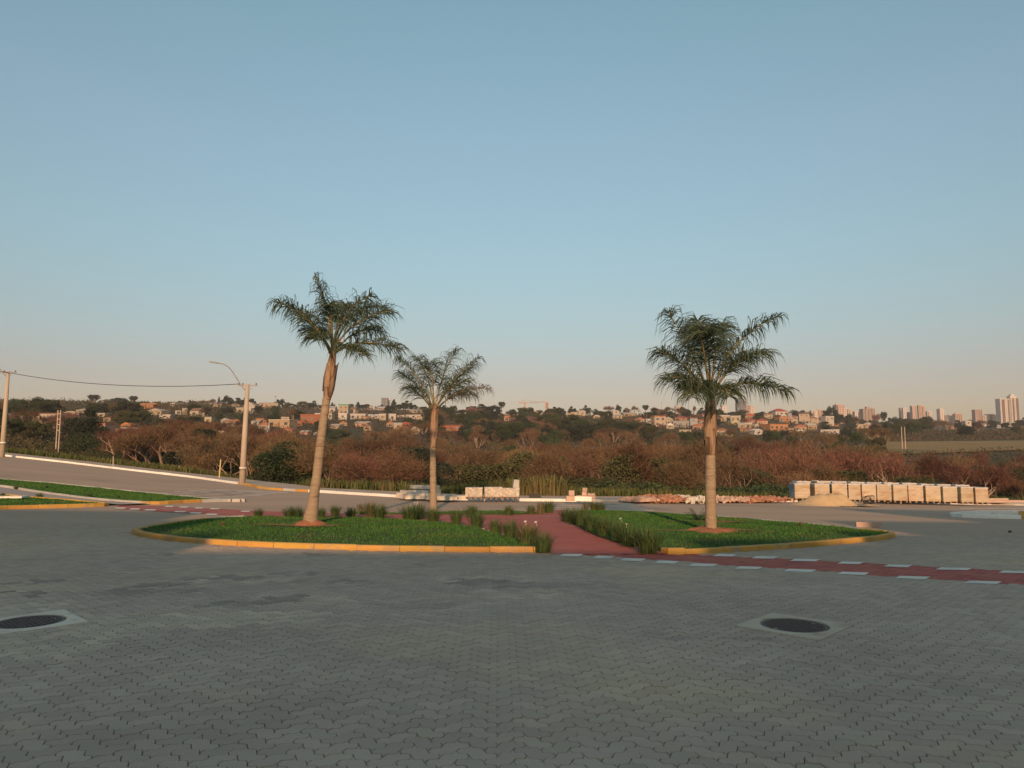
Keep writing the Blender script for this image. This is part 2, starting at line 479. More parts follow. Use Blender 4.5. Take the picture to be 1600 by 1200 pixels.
# ---------------------------------------------------------------- outlines of the islands and paths, measured on the ground
def outl(lst): return np.array([gp(p[0], p[1], p[2] if len(p) > 2 else 0.0)[:2] for p in lst])
ISL_L = curve_pts(outl([(206, 832), (214, 837), (250, 843), (300, 848), (400, 854.5), (500, 858), (620, 861), (740, 862.5), (830, 863), (862, 862),
                        (848, 853), (800, 835, .1), (745, 820, .1), (680, 812, .1), (600, 807, .1), (520, 806, .1), (450, 805.5, .1), (390, 804.5, .1), (330, 807.5, .1), (265, 814.5, .1), (218, 822, .1)]), 0.45, True)
ISL_R = curve_pts(outl([(1044, 866), (1090, 865), (1150, 862), (1250, 856), (1330, 848.5), (1385, 843), (1400, 837), (1380, 828, .1), (1300, 819, .1), (1200, 811, .1), (1100, 803.5, .1),
                        (1000, 798, .1), (940, 796, .1), (895, 797, .1), (884, 806, .1), (915, 826, .1), (960, 841, .1), (1004, 854)]), 0.45, True)
ISL_B = curve_pts(outl([(545, 803), (620, 803.5), (740, 804.5), (800, 805), (838, 803), (842, 798, .1), (790, 795.5, .1), (700, 796.5, .1), (610, 798.5, .1)]), 0.45, True)
MED_T = curve_pts(outl([(-60, 757), (0, 762), (60, 771.5), (160, 784), (235, 788.5), (300, 785.5), (375, 783.5), (378, 780, .1), (330, 778, .1), (220, 767.5, .1), (100, 755.5, .1), (0, 747.5, .1), (-60, 742, .1)]), 0.5, True)
MED_B = curve_pts(outl([(-60, 771), (0, 775.5), (60, 780.5), (120, 785.5), (172, 790.5), (100, 793.5), (0, 796), (-60, 797)]), 0.5, True)
MED_R = curve_pts(outl([(1484, 806), (1500, 808.5), (1545, 810), (1600, 811), (1680, 812), (1680, 803), (1600, 803.5), (1520, 804)]), 0.5, True)
PATH = outl([(862, 866), (850, 857), (800, 838), (745, 822.5), (680, 814), (600, 809), (520, 808), (450, 807.5), (400, 806), (340, 804.5), (270, 801), (178, 794.8),
             (186, 790), (260, 791), (345, 795.5), (400, 798.5), (480, 801), (560, 802), (640, 802.5), (740, 803), (800, 803.5), (830, 801.5), (836, 796), (888, 796), (880, 806), (912, 828), (956, 843), (1000, 856), (1052, 866)])
CROSS = outl([(1680, 921), (1600, 914), (1500, 907), (1400, 901), (1250, 890), (1120, 881.5), (1000, 873), (862, 865), (850, 860), (1050, 860), (1090, 866), (1150, 869.5), (1280, 876), (1400, 882.5), (1600, 893.5), (1680, 898)])
PINK = outl([(-60, 757.5), (0, 762.5), (60, 772), (160, 784.5), (233, 789), (186, 790.5), (120, 785), (60, 780), (0, 775), (-60, 770.5)])

path = sheet('cycle_path', PATH, M_REDPATH, 0.006, 0.8)
pinkp = sheet('median_path', PINK, M_PATHPINK, 0.05, 0.9)

# ---------------------------------------------------------------- pavers
U = 0.1125
DEL = 0.017
def hedge(i, j, n):       # points along n unit edges going +x from (i, j), without the last
    out = []
    for k in range(n):
        out += [(i + k, j), (i + k + .32, j + DEL / U), (i + k + .68, j - DEL / U)]
    return out
def vedge(i, j, n):
    out = []
    for k in range(n):
        out += [(i, j + k), (i + DEL / U, j + k + .32), (i - DEL / U, j + k + .68)]
    return out
def outline(w, h):
    b = hedge(0, 0, w); r = vedge(w, 0, h)
    t = hedge(0, h, w) + [(w, h)]; l = vedge(0, 0, h) + [(0, h)]
    return (np.array(b + r + t[::-1][:-1] + l[::-1][:-1]) - np.array([w / 2, h / 2])) * U
def paver_geo(w, h, gap=0.0032, ch=0.0028):
    P = outline(w, h); n = len(P)
    sz = np.array([w, h]) * U
    zz = (np.arange(n) % 3 != 0)[:, None] * .0032          # the notched corners are worn a little wider
    lo = P * (1 - (gap + zz) / sz); hi = P * (1 - (gap + zz + 2 * ch) / sz)
    V = np.vstack([np.column_stack([lo, np.full(n, -.013)]), np.column_stack([lo, np.full(n, -.005)]), np.column_stack([hi, np.zeros(n)])])
    # the top is split in a fan of quads about the middle so that it stays flat
    F4 = [(k, (k + 1) % n, n + (k + 1) % n, n + k) for k in range(n)] + [(n + k, n + (k + 1) % n, 2 * n + (k + 1) % n, 2 * n + k) for k in range(n)]
    return V, F4, tuple(range(2 * n, 3 * n))
GEO = {'h': paver_geo(2, 1), 'v': paver_geo(1, 2)}
ANG = math.radians(46.0)
ca, sa = math.cos(ANG), math.sin(ANG)
lim = 330
I, J = np.meshgrid(np.arange(-lim, lim), np.arange(-lim, lim))
s4 = (I - J) % 4
cand = []
for code, (w, h) in ((0, (2, 1)), (3, (1, 2))):
    k = s4 == code
    cx = (I[k] + w / 2) * U; cy = (J[k] + h / 2) * U
    cand.append((np.column_stack([cx * ca - cy * sa, cx * sa + cy * ca]), 'h' if code == 0 else 'v'))
SLABS = []
def slab_from(px_l, px_r, px_f, px_b):
    q = np.array([gp(*p)[:2] for p in (px_l, px_f, px_r, px_b)])
    c = q.mean(0)
    s = 0.5 * (np.linalg.norm(q[0] - q[2]) + np.linalg.norm(q[1] - q[3])) / math.sqrt(2)
    return c, s
SLABS = [slab_from((1130, 977), (1356, 980), (1284, 997), (1202, 961)), ]
c0 = gp(46, 972.5)[:2]
SLABS.append((c0, SLABS[0][1]))
patch_rng = np.random.default_rng(3)
DARK = [gp(*p)[:2] for p in [(345, 944), (375, 942), (405, 940), (430, 937), (455, 934), (235, 915), (250, 914), (265, 925), (205, 925), (30, 928), (60, 909), (310, 904), (345, 903), (375, 902), (740, 908), (765, 911), (790, 914), (460, 895), (555, 909), (830, 912), (860, 915), (500, 866), (245, 866)]]
TAN = [gp(*p)[:2] for p in [(130, 978), (180, 970), (110, 990), (60, 995), (30, 1018), (280, 972), (330, 967), (390, 964), (430, 962), (40, 960), (20, 945), (200, 967), (250, 975), (390, 905), (760, 905), (480, 938), (800, 928)]]
pieces = []      # (x, y, orientation, colour)
for P2, o_ in cand:
    x, y = P2[:, 0], P2[:, 1]
    ok = (y > 2.9) & (y < YP - 0.06) & (np.abs(x) < 0.70 * y + 3.6)
    for poly in (ISL_L, ISL_R, PATH):
        ok &= ~inside(poly, x, y)
    for c, s in SLABS:
        dx, dy = x - c[0], y - c[1]
        u, v = dx * ca + dy * sa, -dx * sa + dy * ca
        ok &= ~((np.abs(u) < s / 2 - .10) & (np.abs(v) < s / 2 - .10))
    red = inside(CROSS, x, y)
    col = np.where(red, 1, 0)
    for q in DARK:
        col[(~red) & ok & (np.abs(x - q[0]) < .33) & (np.abs(y - q[1]) < .17) & (patch_rng.random(len(x)) < .75)] = 2
    for q in TAN:
        col[(~red) & ok & (col == 0) & (np.abs(x - q[0]) < .6) & (np.abs(y - q[1]) < .26) & (patch_rng.random(len(x)) < .7)] = 3
    for a, b, c in zip(x[ok], y[ok], col[ok]): pieces.append((a, b, o_, c))
pieces.sort(key=lambda p: np.hypot(p[0], p[1]) + (1000 if (abs(p[0]) > 0.668 * p[1] or p[1] < 3.82) else 0))
PM = [M_PAVER, M_RED, M_PAVER_D, M_PAVER_T]
single = {}
for o_ in 'hv':
    Vp, F4, top = GEO[o_]
    me = MB().add(Vp, F4 + [top]).mesh('paver'); me.materials.append(M_PAVER1); single[o_] = me
for a, b, o_, c in pieces[:300]:
    o = put(bpy.data.objects.new('paver', single[o_]), plaza)
    o.location = (a, b, Hps(a, b) + float(patch_rng.normal(0, .0012)))
    o.rotation_euler = (float(patch_rng.normal(0, .004)), float(patch_rng.normal(0, .004)), ANG)
rest = pieces[300:]
for ci, nm in enumerate(('paver_field', 'red_paver_band', 'dark_paver_patch', 'tan_paver_patch')):
    Vs, Fs, base = [], [], 0
    for o_ in 'hv':
        sel = np.array([(p[0], p[1]) for p in rest if p[2] == o_ and p[3] == ci])
        if len(sel) == 0: continue
        Vp, F4, top = GEO[o_]
        n = len(sel); m = len(Vp)
        R = np.column_stack([Vp[:, 0] * ca - Vp[:, 1] * sa, Vp[:, 0] * sa + Vp[:, 1] * ca])
        z = Hp(sel[:, 0], sel[:, 1]) + patch_rng.normal(0, .0012, n)
        tx, ty = patch_rng.normal(0, .005, (2, n))
        VV = np.empty((n, m, 3))
        VV[:, :, 0] = R[None, :, 0] + sel[:, 0:1]; VV[:, :, 1] = R[None, :, 1] + sel[:, 1:2]
        VV[:, :, 2] = Vp[None, :, 2] + z[:, None] + R[None, :, 0] * tx[:, None] + R[None, :, 1] * ty[:, None]
        Vs.append(VV.reshape(-1, 3))
        for k in range(n):
            off = base + k * m
            Fs.extend([tuple(i + off for i in f) for f in F4]); Fs.append(tuple(i + off for i in top))
        base += n * m
    if not Vs: continue
    me = bpy.data.meshes.new(nm)
    me.from_pydata(np.concatenate(Vs).tolist(), [], Fs)
    tag(mobj(nm, me, PM[ci], plaza), kind='stuff')

# ---------------------------------------------------------------- manholes set in concrete slabs
for k, (c, s) in enumerate(SLABS):
    root = empty('manhole', (c[0], c[1], Hps(*c) + .002), ANG)
    tag(root, ['round dark iron manhole cover in a pale concrete square near the red cycle crossing',
               'blackish manhole cover in a white worn slab cut by the left picture edge'][k], 'manhole cover', 'manholes in the paving')
    R = s * 0.365
    n = 40
    ang = np.arange(n) * 2 * math.pi / n
    hs = s / 2 - .012
    sq = []
    for a in ang:
        q = hs / max(abs(math.cos(a)), abs(math.sin(a))); sq.append((q * math.cos(a), q * math.sin(a)))
    sq = np.array(sq); ci = np.column_stack([np.cos(ang), np.sin(ang)]) * (R + .015)
    mb = MB()
    mb.add(np.vstack([np.column_stack([sq, np.full(n, -.04)]), np.column_stack([sq, np.full(n, .0065)]), np.column_stack([ci, np.full(n, .009)]), np.column_stack([ci, np.full(n, -.03)])]),
           [(r * n + j, r * n + (j + 1) % n, (r + 1) * n + (j + 1) % n, (r + 1) * n + j) for r in range(3) for j in range(n)])
    mb.build('frame_slab', M_COLLAR if k == 0 else M_COLLARW, root)
    mb = MB()
    def ring(r0, z0, r1, z1):
        a = np.column_stack([np.cos(ang) * r0, np.sin(ang) * r0, np.full(n, z0)]); b = np.column_stack([np.cos(ang) * r1, np.sin(ang) * r1, np.full(n, z1)])
        mb.add(np.vstack([a, b]), [(j, (j + 1) % n, n + (j + 1) % n, n + j) for j in range(n)])
    ring(R, -.03, R, .004); ring(R, .004, R * .9, .004); ring(R * .9, .004, R * .88, -.004); ring(R * .88, -.004, .001, -.004)
    lid = mb.build('lid', M_IRON, root)
    st = MB()
    for i in range(-6, 7):
        for j in range(-6, 7):
            x, y = i * R * .135, j * R * .135
            if math.hypot(x, y) < R * .83: st.box((x, y, -.001), (R * .085, R * .085, .008), 0.0 if (i + j) % 2 else math.pi / 4)
    st.build('tread_studs', M_IRON, lid)

# ---------------------------------------------------------------- kerbs
def kerb_mesh(name, mat, L=1.0):
    w, h, b = 0.14, 0.24, 0.022
    prof = np.array([(-w / 2, -h), (w / 2, -h), (w / 2, -b), (w / 2 - b, 0), (-w / 2 + b, 0), (-w / 2, -b)])
    n = len(prof)
    V = np.vstack([np.column_stack([np.full(n, -L / 2), prof]), np.column_stack([np.full(n, L / 2), prof])])
    F = [(j, (j + 1) % n, n + (j + 1) % n, n + j) for j in range(n)] + [tuple(range(n))[::-1], tuple(range(n, 2 * n))]
    me = MB().add(V, F).mesh(name); me.materials.append(mat)
    return me
K_Y, K_W, K_C = kerb_mesh('kerb_stone', M_YELLOW), kerb_mesh('kerb_stone', M_WHITE), kerb_mesh('kerb_stone', M_CONC)
kr = np.random.default_rng(11)
def kerb(line, pick, hgt=0.125, closed=False, inset=0.07, step=0.8, label=None):
    root = empty('kerb', (0, 0, 0)); root['kind'] = 'structure'
    L = curve_pts(np.asarray(line)[:, :2], 0.08, closed)
    if closed: L = np.vstack([L, L[:1]])
    i = 0; arc = np.concatenate([[0], np.cumsum(np.linalg.norm(np.diff(L, axis=0), axis=1))])
    s = 0.0
    while s < arc[-1] - 0.12:
        e = min(s + step, arc[-1])
        # shorter stones where the line bends
        def P(t): return np.array([np.interp(t, arc, L[:, 0]), np.interp(t, arc, L[:, 1])])
        t0 = P(min(s + .1, arc[-1])) - P(s); t1 = P(e) - P(max(e - .1, 0))
        bend = abs(math.atan2(t0[0] * t1[1] - t0[1] * t1[0], t0 @ t1))
        if bend > .35: e = min(s + step * .4, arc[-1])
        a, b = P(s), P(e); m = (a + b) / 2; d = b - a; ln = np.linalg.norm(d)
        if ln > .05:
            nrm = np.array([-d[1], d[0]]) / ln
            c = m + nrm * inset
            me = pick(c)
            if me is not None:
                za, zb = Hps(*a), Hps(*b)
                o = put(bpy.data.objects.new('kerb_stone', me), root)
                o.location = (c[0], c[1], Hps(*m) + hgt + float(kr.normal(0, .004)))
                o.rotation_euler = (0, -math.atan2(zb - za, ln), math.atan2(d[1], d[0]) + float(kr.normal(0, .006)))
                o.scale = (ln - .009, 1, 1)
        s = e
    return root
def spx(c): return scr((c[0], c[1], Hps(*c)))[0]
kerb(far, lambda c: (K_Y if (376 < spx(c) < 440 or 462 < spx(c) < 488 or 870 < spx(c) < 888) else K_C if 440 <= spx(c) <= 462 or 905 < spx(c) < 1030 else K_W if spx(c) < 1545 else K_C), inset=0.075, step=1.0)
def ccw(P):
    P = np.asarray(P)[:, :2]; a = np.sum(P[:, 0] * np.roll(P[:, 1], -1) - np.roll(P[:, 0], -1) * P[:, 1])
    return P if a > 0 else P[::-1]
def near_path(c):
    return inside(PATH, np.array([c[0]]), np.array([c[1]]))[0]
def pick_island(c):
    if near_path(c): return None
    return K_Y
def spy(c): return scr((c[0], c[1], Hps(*c)))[1]
# the sides along the red path have no raised kerb
kerb(ccw(ISL_L), lambda c: None if (spx(c) > 385 and spy(c) < 842 + (spx(c) - 385) * .045 or spx(c) > 852) else (K_Y if spy(c) > 815 else K_C), closed=True, step=0.8, hgt=.09)
kerb(ccw(ISL_R), lambda c: None if (spx(c) < 1040 and spy(c) > 799) else (K_Y if spy(c) > 830 else K_C), closed=True, step=0.8, hgt=.09)
kerb(ccw(ISL_B), lambda c: K_C if c[1] > 26 else None, closed=True, hgt=.09)
kerb(ccw(MED_T), lambda c: K_Y if spx(c) > 225 and scr((c[0], c[1], 0))[1] > 781.5 else K_C, closed=True, hgt=.11)
kerb(ccw(MED_B), lambda c: K_Y, closed=True, hgt=.11)
kerb(ccw(MED_R), lambda c: K_W if spx(c) < 1580 else K_Y, closed=True, hgt=.13)

# lawns
def inset_poly(P, w):
    P = ccw(P); T = np.roll(P, -1, 0) - np.roll(P, 1, 0); T /= np.linalg.norm(T, axis=1)[:, None]
    return P + np.column_stack([-T[:, 1], T[:, 0]]) * w
def lawn_z(P):
    def f(x, y):
        d = np.min(np.hypot(np.asarray(x)[:, None] - P[None, :, 0], np.asarray(y)[:, None] - P[None, :, 1]), axis=1)
        return 0.05 * sstep(d / 1.2) + 0.012 * np.sin(np.asarray(x) * 3.1) * np.sin(np.asarray(y) * 2.7)
    return f
LAWNS = []
for P, base in ((ISL_L, .055), (ISL_R, .055), (ISL_B, .04), (MED_T, .06), (MED_B, .06)):
    Q = inset_poly(P, 0.1)
    f = lawn_z(Q)
    o = sheet('lawn', Q, M_LAWN, base, 0.45, skirt=0.2, zf=f)
    LAWNS.append((Q, base, f))
def lawn_h(x, y):
    for Q, base, f in LAWNS:
        if inside(Q, np.array([x]), np.array([y]))[0]:
            return Hps(x, y) + base + float(f(np.array([x]), np.array([y]))[0])
    return Hps(x, y)
VV, FF, b0 = [], [], 0
for Q, base, f in LAWNS:
    lo, hi = Q.min(0), Q.max(0)
    n = int(650 * (hi[0] - lo[0]) * (hi[1] - lo[1]))
    n = min(n, 90000)
    x = rng.uniform(lo[0], hi[0], n); y = rng.uniform(lo[1], hi[1], n)
    thin = np.sin(x * 1.7 + 2 * np.sin(y * .9)) * np.sin(y * 1.9 + x * .4)
    kk = rng.random(n) < np.clip(1.05 - .75 * np.clip(thin - .25, 0, 1), 0, 1); x, y = x[kk], y[kk]
    k = inside(Q, x, y) & (np.abs(x) < .72 * y + 1); x, y = x[k], y[k]
    z = Hp(x, y) + base + f(x, y)
    big = 1 + np.clip((y - 14) / 20, 0, 1.5)
    v, ff = blades(np.column_stack([x, y, z - .005]), rng.uniform(.025, .06, len(x)), rng.uniform(.2, .9, len(x)), rng.uniform(.008, .014, len(x)) * big)
    VV.append(v); FF.append(ff + b0); b0 += len(v)
tag(mobj('lawn_grass', arr_mesh('lawn_grass', np.concatenate(VV), np.concatenate(FF), 3), M_GRASS), 'short green lawn grass covering the traffic islands', 'grass', kind='stuff')

# ---------------------------------------------------------------- painted markings
def mark(name, quad, mat, parent, dz=0.010, step=1.0):
    return sheet(name, quad, mat, dz, step, kind=None, parent=parent)
def dash(xa, xb, y, th=3.4, slope=0.0, skew=5, parent=path, dz=0.012):
    q = outl([(xa - skew, y + th / 2), (xb - skew, y + th / 2 + slope), (xb + skew, y - th / 2 + slope), (xa + skew, y - th / 2)])
    mark('dash', q, M_MARK, parent, dz)
for xa, xb, y, sl in [(878, 908, 867, 1), (930, 957, 870.3, 1), (972, 1006, 874.2, 1), (1026, 1058, 878.2, 1), (1080, 1118, 882.5, 1), (1152, 1188, 887, 1), (1228, 1272, 891, 1.5),
                      (1312, 1355, 895.5, 1.5), (1402, 1450, 902, 1.5), (1510, 1562, 909.5, 1.5), (1632, 1680, 917.5, 1.5)]:
    dash(xa, xb, y, 3.8, sl, 4, plaza, 0.005)
for xa, xb, y, sl in [(1118, 1148, 867.5, .8), (1178, 1212, 871, .8), (1238, 1278, 875, 1), (1312, 1346, 879.3, 1), (1384, 1422, 884, 1), (1466, 1516, 888.5, 1), (1564, 1606, 893.5, 1)]:
    dash(xa, xb, y, 3.2, sl, 4, plaza, 0.005)
for xa, xb, y in [(180, 196, 794.2), (203, 218, 795.7), (226, 243, 797.1), (273, 290, 799.8), (297, 314, 801.8), (322, 339, 804)]:
    dash(xa, xb, y, 1.8, .4, 2)
for xa, xb, y in [(258, 271, 791.5), (281, 294, 792.7), (305, 317, 794), (329, 343, 795.2), (377, 390, 799.2)]:
    dash(xa, xb, y, 1.6, .3, 2)
def stripe(x0, y0, x1, y1, th=1.5, mat=None):
    a, b = gp(x0, y0)[:2], gp(x1, y1)[:2]
    q = outl([(x0, y0 + th / 2), (x1, y1 + th / 2), (x1, y1 - th / 2), (x0, y0 - th / 2)])
    mark('crossing_stripe', q, mat or M_MARKWORN, road, 0.006)
for s in [(224, 775.6, 380, 779), (231, 772.6, 392, 777), (250, 770.2, 410, 775.2), (272, 768.6, 420, 773.6), (294, 767, 432, 772.1), (315, 766, 441, 770.8), (338, 765.3, 450, 769.8)]:
    stripe(*s, th=1.0)
for s in [(862, 787.6, 990, 788), (862, 790.6, 1000, 791), (861, 793.6, 1012, 794.2), (860, 796.6, 1022, 797.6)]:
    stripe(*s, th=1.5)
for s in [(1524, 797.6, 1640, 797.8), (1545, 801, 1650, 801.3), (1500, 794.8, 1640, 794.8)]:
    stripe(*s, th=1.5)

# ================================================================ the far side: town, towers, trees
LAND = [(8, 'leftmost concrete pole'), (91, 'village twin pole'), (382, 'lamp post'), (500, 'leaning palm'), (677, 'middle palm'), (822, 'tower crane'), (1110, 'right palm'), (1412, 'twin wooden poles'), (1575, 'twin high-rises')]
ORD = ['nearest', 'second', 'third', 'fourth', 'fifth', 'sixth', 'seventh', 'eighth', 'ninth', 'tenth', 'eleventh', 'twelfth', 'thirteenth', 'fourteenth', 'fifteenth', 'sixteenth', 'seventeenth', 'eighteenth', 'nineteenth', 'twentieth']
TENS = ['twenty', 'thirty', 'forty', 'fifty']
for t_ in TENS:
    ORD += [(t_[:-1] + 'ieth')] if t_ != 'twenty' else []
    ORD += [t_ + '-' + w_ for w_ in ('first', 'second', 'third', 'fourth', 'fifth', 'sixth', 'seventh', 'eighth', 'ninth')]
def place_labels(items, noun):
    """items: (object, photo x, looks); the label says the look and the count from the nearest landmark"""
    by = {}
    for o, px, look in items:
        k = min(range(len(LAND)), key=lambda i: abs(LAND[i][0] - px))
        by.setdefault((k, px >= LAND[k][0]), []).append((abs(LAND[k][0] - px), o, look))
    for (k, right), L in by.items():
        L.sort(key=lambda t: t[0])
        for n, (_, o, look) in enumerate(L):
            o['label'] = f"{look}, {ORD[n]} {'right' if right else 'left'} of the {LAND[k][1]}"

# ---------------------------------------------------------------- colours of walls and roofs
WALLC = {'white': (.43, .39, .35), 'cream': (.37, .31, .23), 'pink': (.40, .24, .185), 'tan': (.34, .24, .16), 'orange': (.37, .18, .09), 'brick': (.28, .10, .055), 'grey': (.27, .27, .27), 'yellow': (.42, .36, .20), 'beige': (.37, .30, .235)}
ROOFC = {'terracotta': (.34, .13, .075), 'brown': (.20, .12, .085), 'grey': (.30, .29, .28), 'white': (.58, .56, .53), 'orange': (.46, .19, .09), 'green': (.06, .28, .17), 'red': (.34, .085, .06), 'pale': (.44, .38, .31)}
MW = {k: pm('wall_' + k, c, tuple(x * .82 for x in c), 0.5, 0.9, 0, rand=.07) for k, c in WALLC.items()}
MR = {k: pm('roof_' + k, c, tuple(x * .75 for x in c), 0.9, 0.85, 0, rand=.10) for k, c in ROOFC.items()}
M_WIN = pm('dark_window', (.035, .04, .045), (.07, .075, .08), 0.4, 0.25, spec=0.5)
M_DOOR = pm('door_wood', (.14, .08, .05), (.2, .12, .08), 2, .7)

def house(px0, px1, pyt, pyb, wall, rooft, roofc, D=None):
    """a small house; the photograph gives where it stands and how large it is"""
    cx = (px0 + px1) / 2
    g = gh(cx, pyb)
    if g is None or g[1] < 120: g = at(cx, pyb, D or 620.0); g[2] = min(g[2], Hs(g[0], g[1]) + 6)
    Dd = g[1]
    Wd = (px1 - px0) * Dd / FPX; Ht = (pyb - pyt) * Dd / FPX
    dep = max(5.0, min(Wd * .75, 11.0))
    rh = {'gable': .36, 'hip': .38, 'flat': .06, 'shed': .16}[rooft] * Ht
    wh = Ht - rh
    rz = float(hrng.uniform(-.32, .32))
    root = empty('house', (g[0], g[1] + dep / 2, g[2]), rz)
    w2, d2 = Wd / 2 * .96, dep / 2
    MB().box((0, 0, wh / 2 - 2), (w2 * 2, d2 * 2, wh + 4)).build('wall', MW[wall], root)
    ov = min(.45, Wd * .05)
    rb = MB()
    if rooft == 'flat':
        rb.box((0, 0, wh + rh / 2 + .1), (w2 * 2 + ov, d2 * 2 + ov, rh + .2))
    elif rooft == 'shed':
        a, b = w2 + ov, d2 + ov
        rb.add([(-a, -b, wh), (a, -b, wh), (a, b, wh + rh), (-a, b, wh + rh), (-a, -b, wh + .15), (a, -b, wh + .15), (a, b, wh + rh + .15), (-a, b, wh + rh + .15)],
               [(0, 3, 2, 1), (4, 5, 6, 7), (0, 1, 5, 4), (1, 2, 6, 5), (2, 3, 7, 6), (3, 0, 4, 7)])
    else:
        a, b = w2 + ov, d2 + ov
        r = a if rooft == 'gable' else max(a - b * .9, a * .12)
        front = rooft == 'gable' and hrng.random() < .4
        if front:
            rb.add([(-a, -b, wh), (a, -b, wh), (a, b, wh), (-a, b, wh), (0, -b, wh + rh), (0, b, wh + rh)], [(0, 1, 4), (1, 2, 5, 4), (2, 3, 5), (3, 0, 4, 5), (0, 3, 2, 1)])
        else:
            rb.add([(-a, -b, wh), (a, -b, wh), (a, b, wh), (-a, b, wh), (-r, 0, wh + rh), (r, 0, wh + rh)], [(0, 1, 5, 4), (1, 2, 5), (2, 3, 4, 5), (3, 0, 4), (0, 3, 2, 1)])
    rb.build('roof', MR[roofc], root)
    if Wd > 9 and hrng.random() < .75:
        sx = -1 if hrng.random() < .5 else 1; aw = Wd * hrng.uniform(.25, .45); ah = wh * hrng.uniform(.45, .75)
        MB().box((sx * (w2 + aw * .1), -d2 - 1.0, ah / 2 - 1.5), (aw, 2.4, ah + 3)).build('annex', MW[['white', 'cream', 'tan', 'grey', 'brick', 'beige'][int(hrng.integers(0, 6))]], root)
        MB().box((sx * (w2 + aw * .1), -d2 - 1.1, ah + .1), (aw + .6, 3.0, .18), 0, (.06, 0)).build('annex_roof', MR[['terracotta', 'brown', 'grey', 'pale'][int(hrng.integers(0, 4))]], root)
    # windows and a door on the side towards the road
    storeys = 2 if wh > 5.2 else 1
    n = max(1, int(Wd / 3.2))
    sh = wh / storeys
    di = int(hrng.integers(0, n))
    for st in range(storeys):
        for i in range(n):
            x = -w2 + (i + .5) * 2 * w2 / n + float(hrng.uniform(-.2, .2)); y = -d2 - .02
            if st == 0 and i == di and n > 1:
                MB().box((x, y, sh * .36), (.95, .1, sh * .72)).build('door', M_DOOR, root)
            else:
                f = MB().box((x, y, st * sh + sh * .55), (min(1.5, Wd / n * .5), .1, sh * .36)).build('window', M_WIN, root)
    return root
hrng = np.random.default_rng(21)
T_, B_, G_, W_, O_, R_, P_ = 'terracotta', 'brown', 'grey', 'white', 'orange', 'red', 'pale'
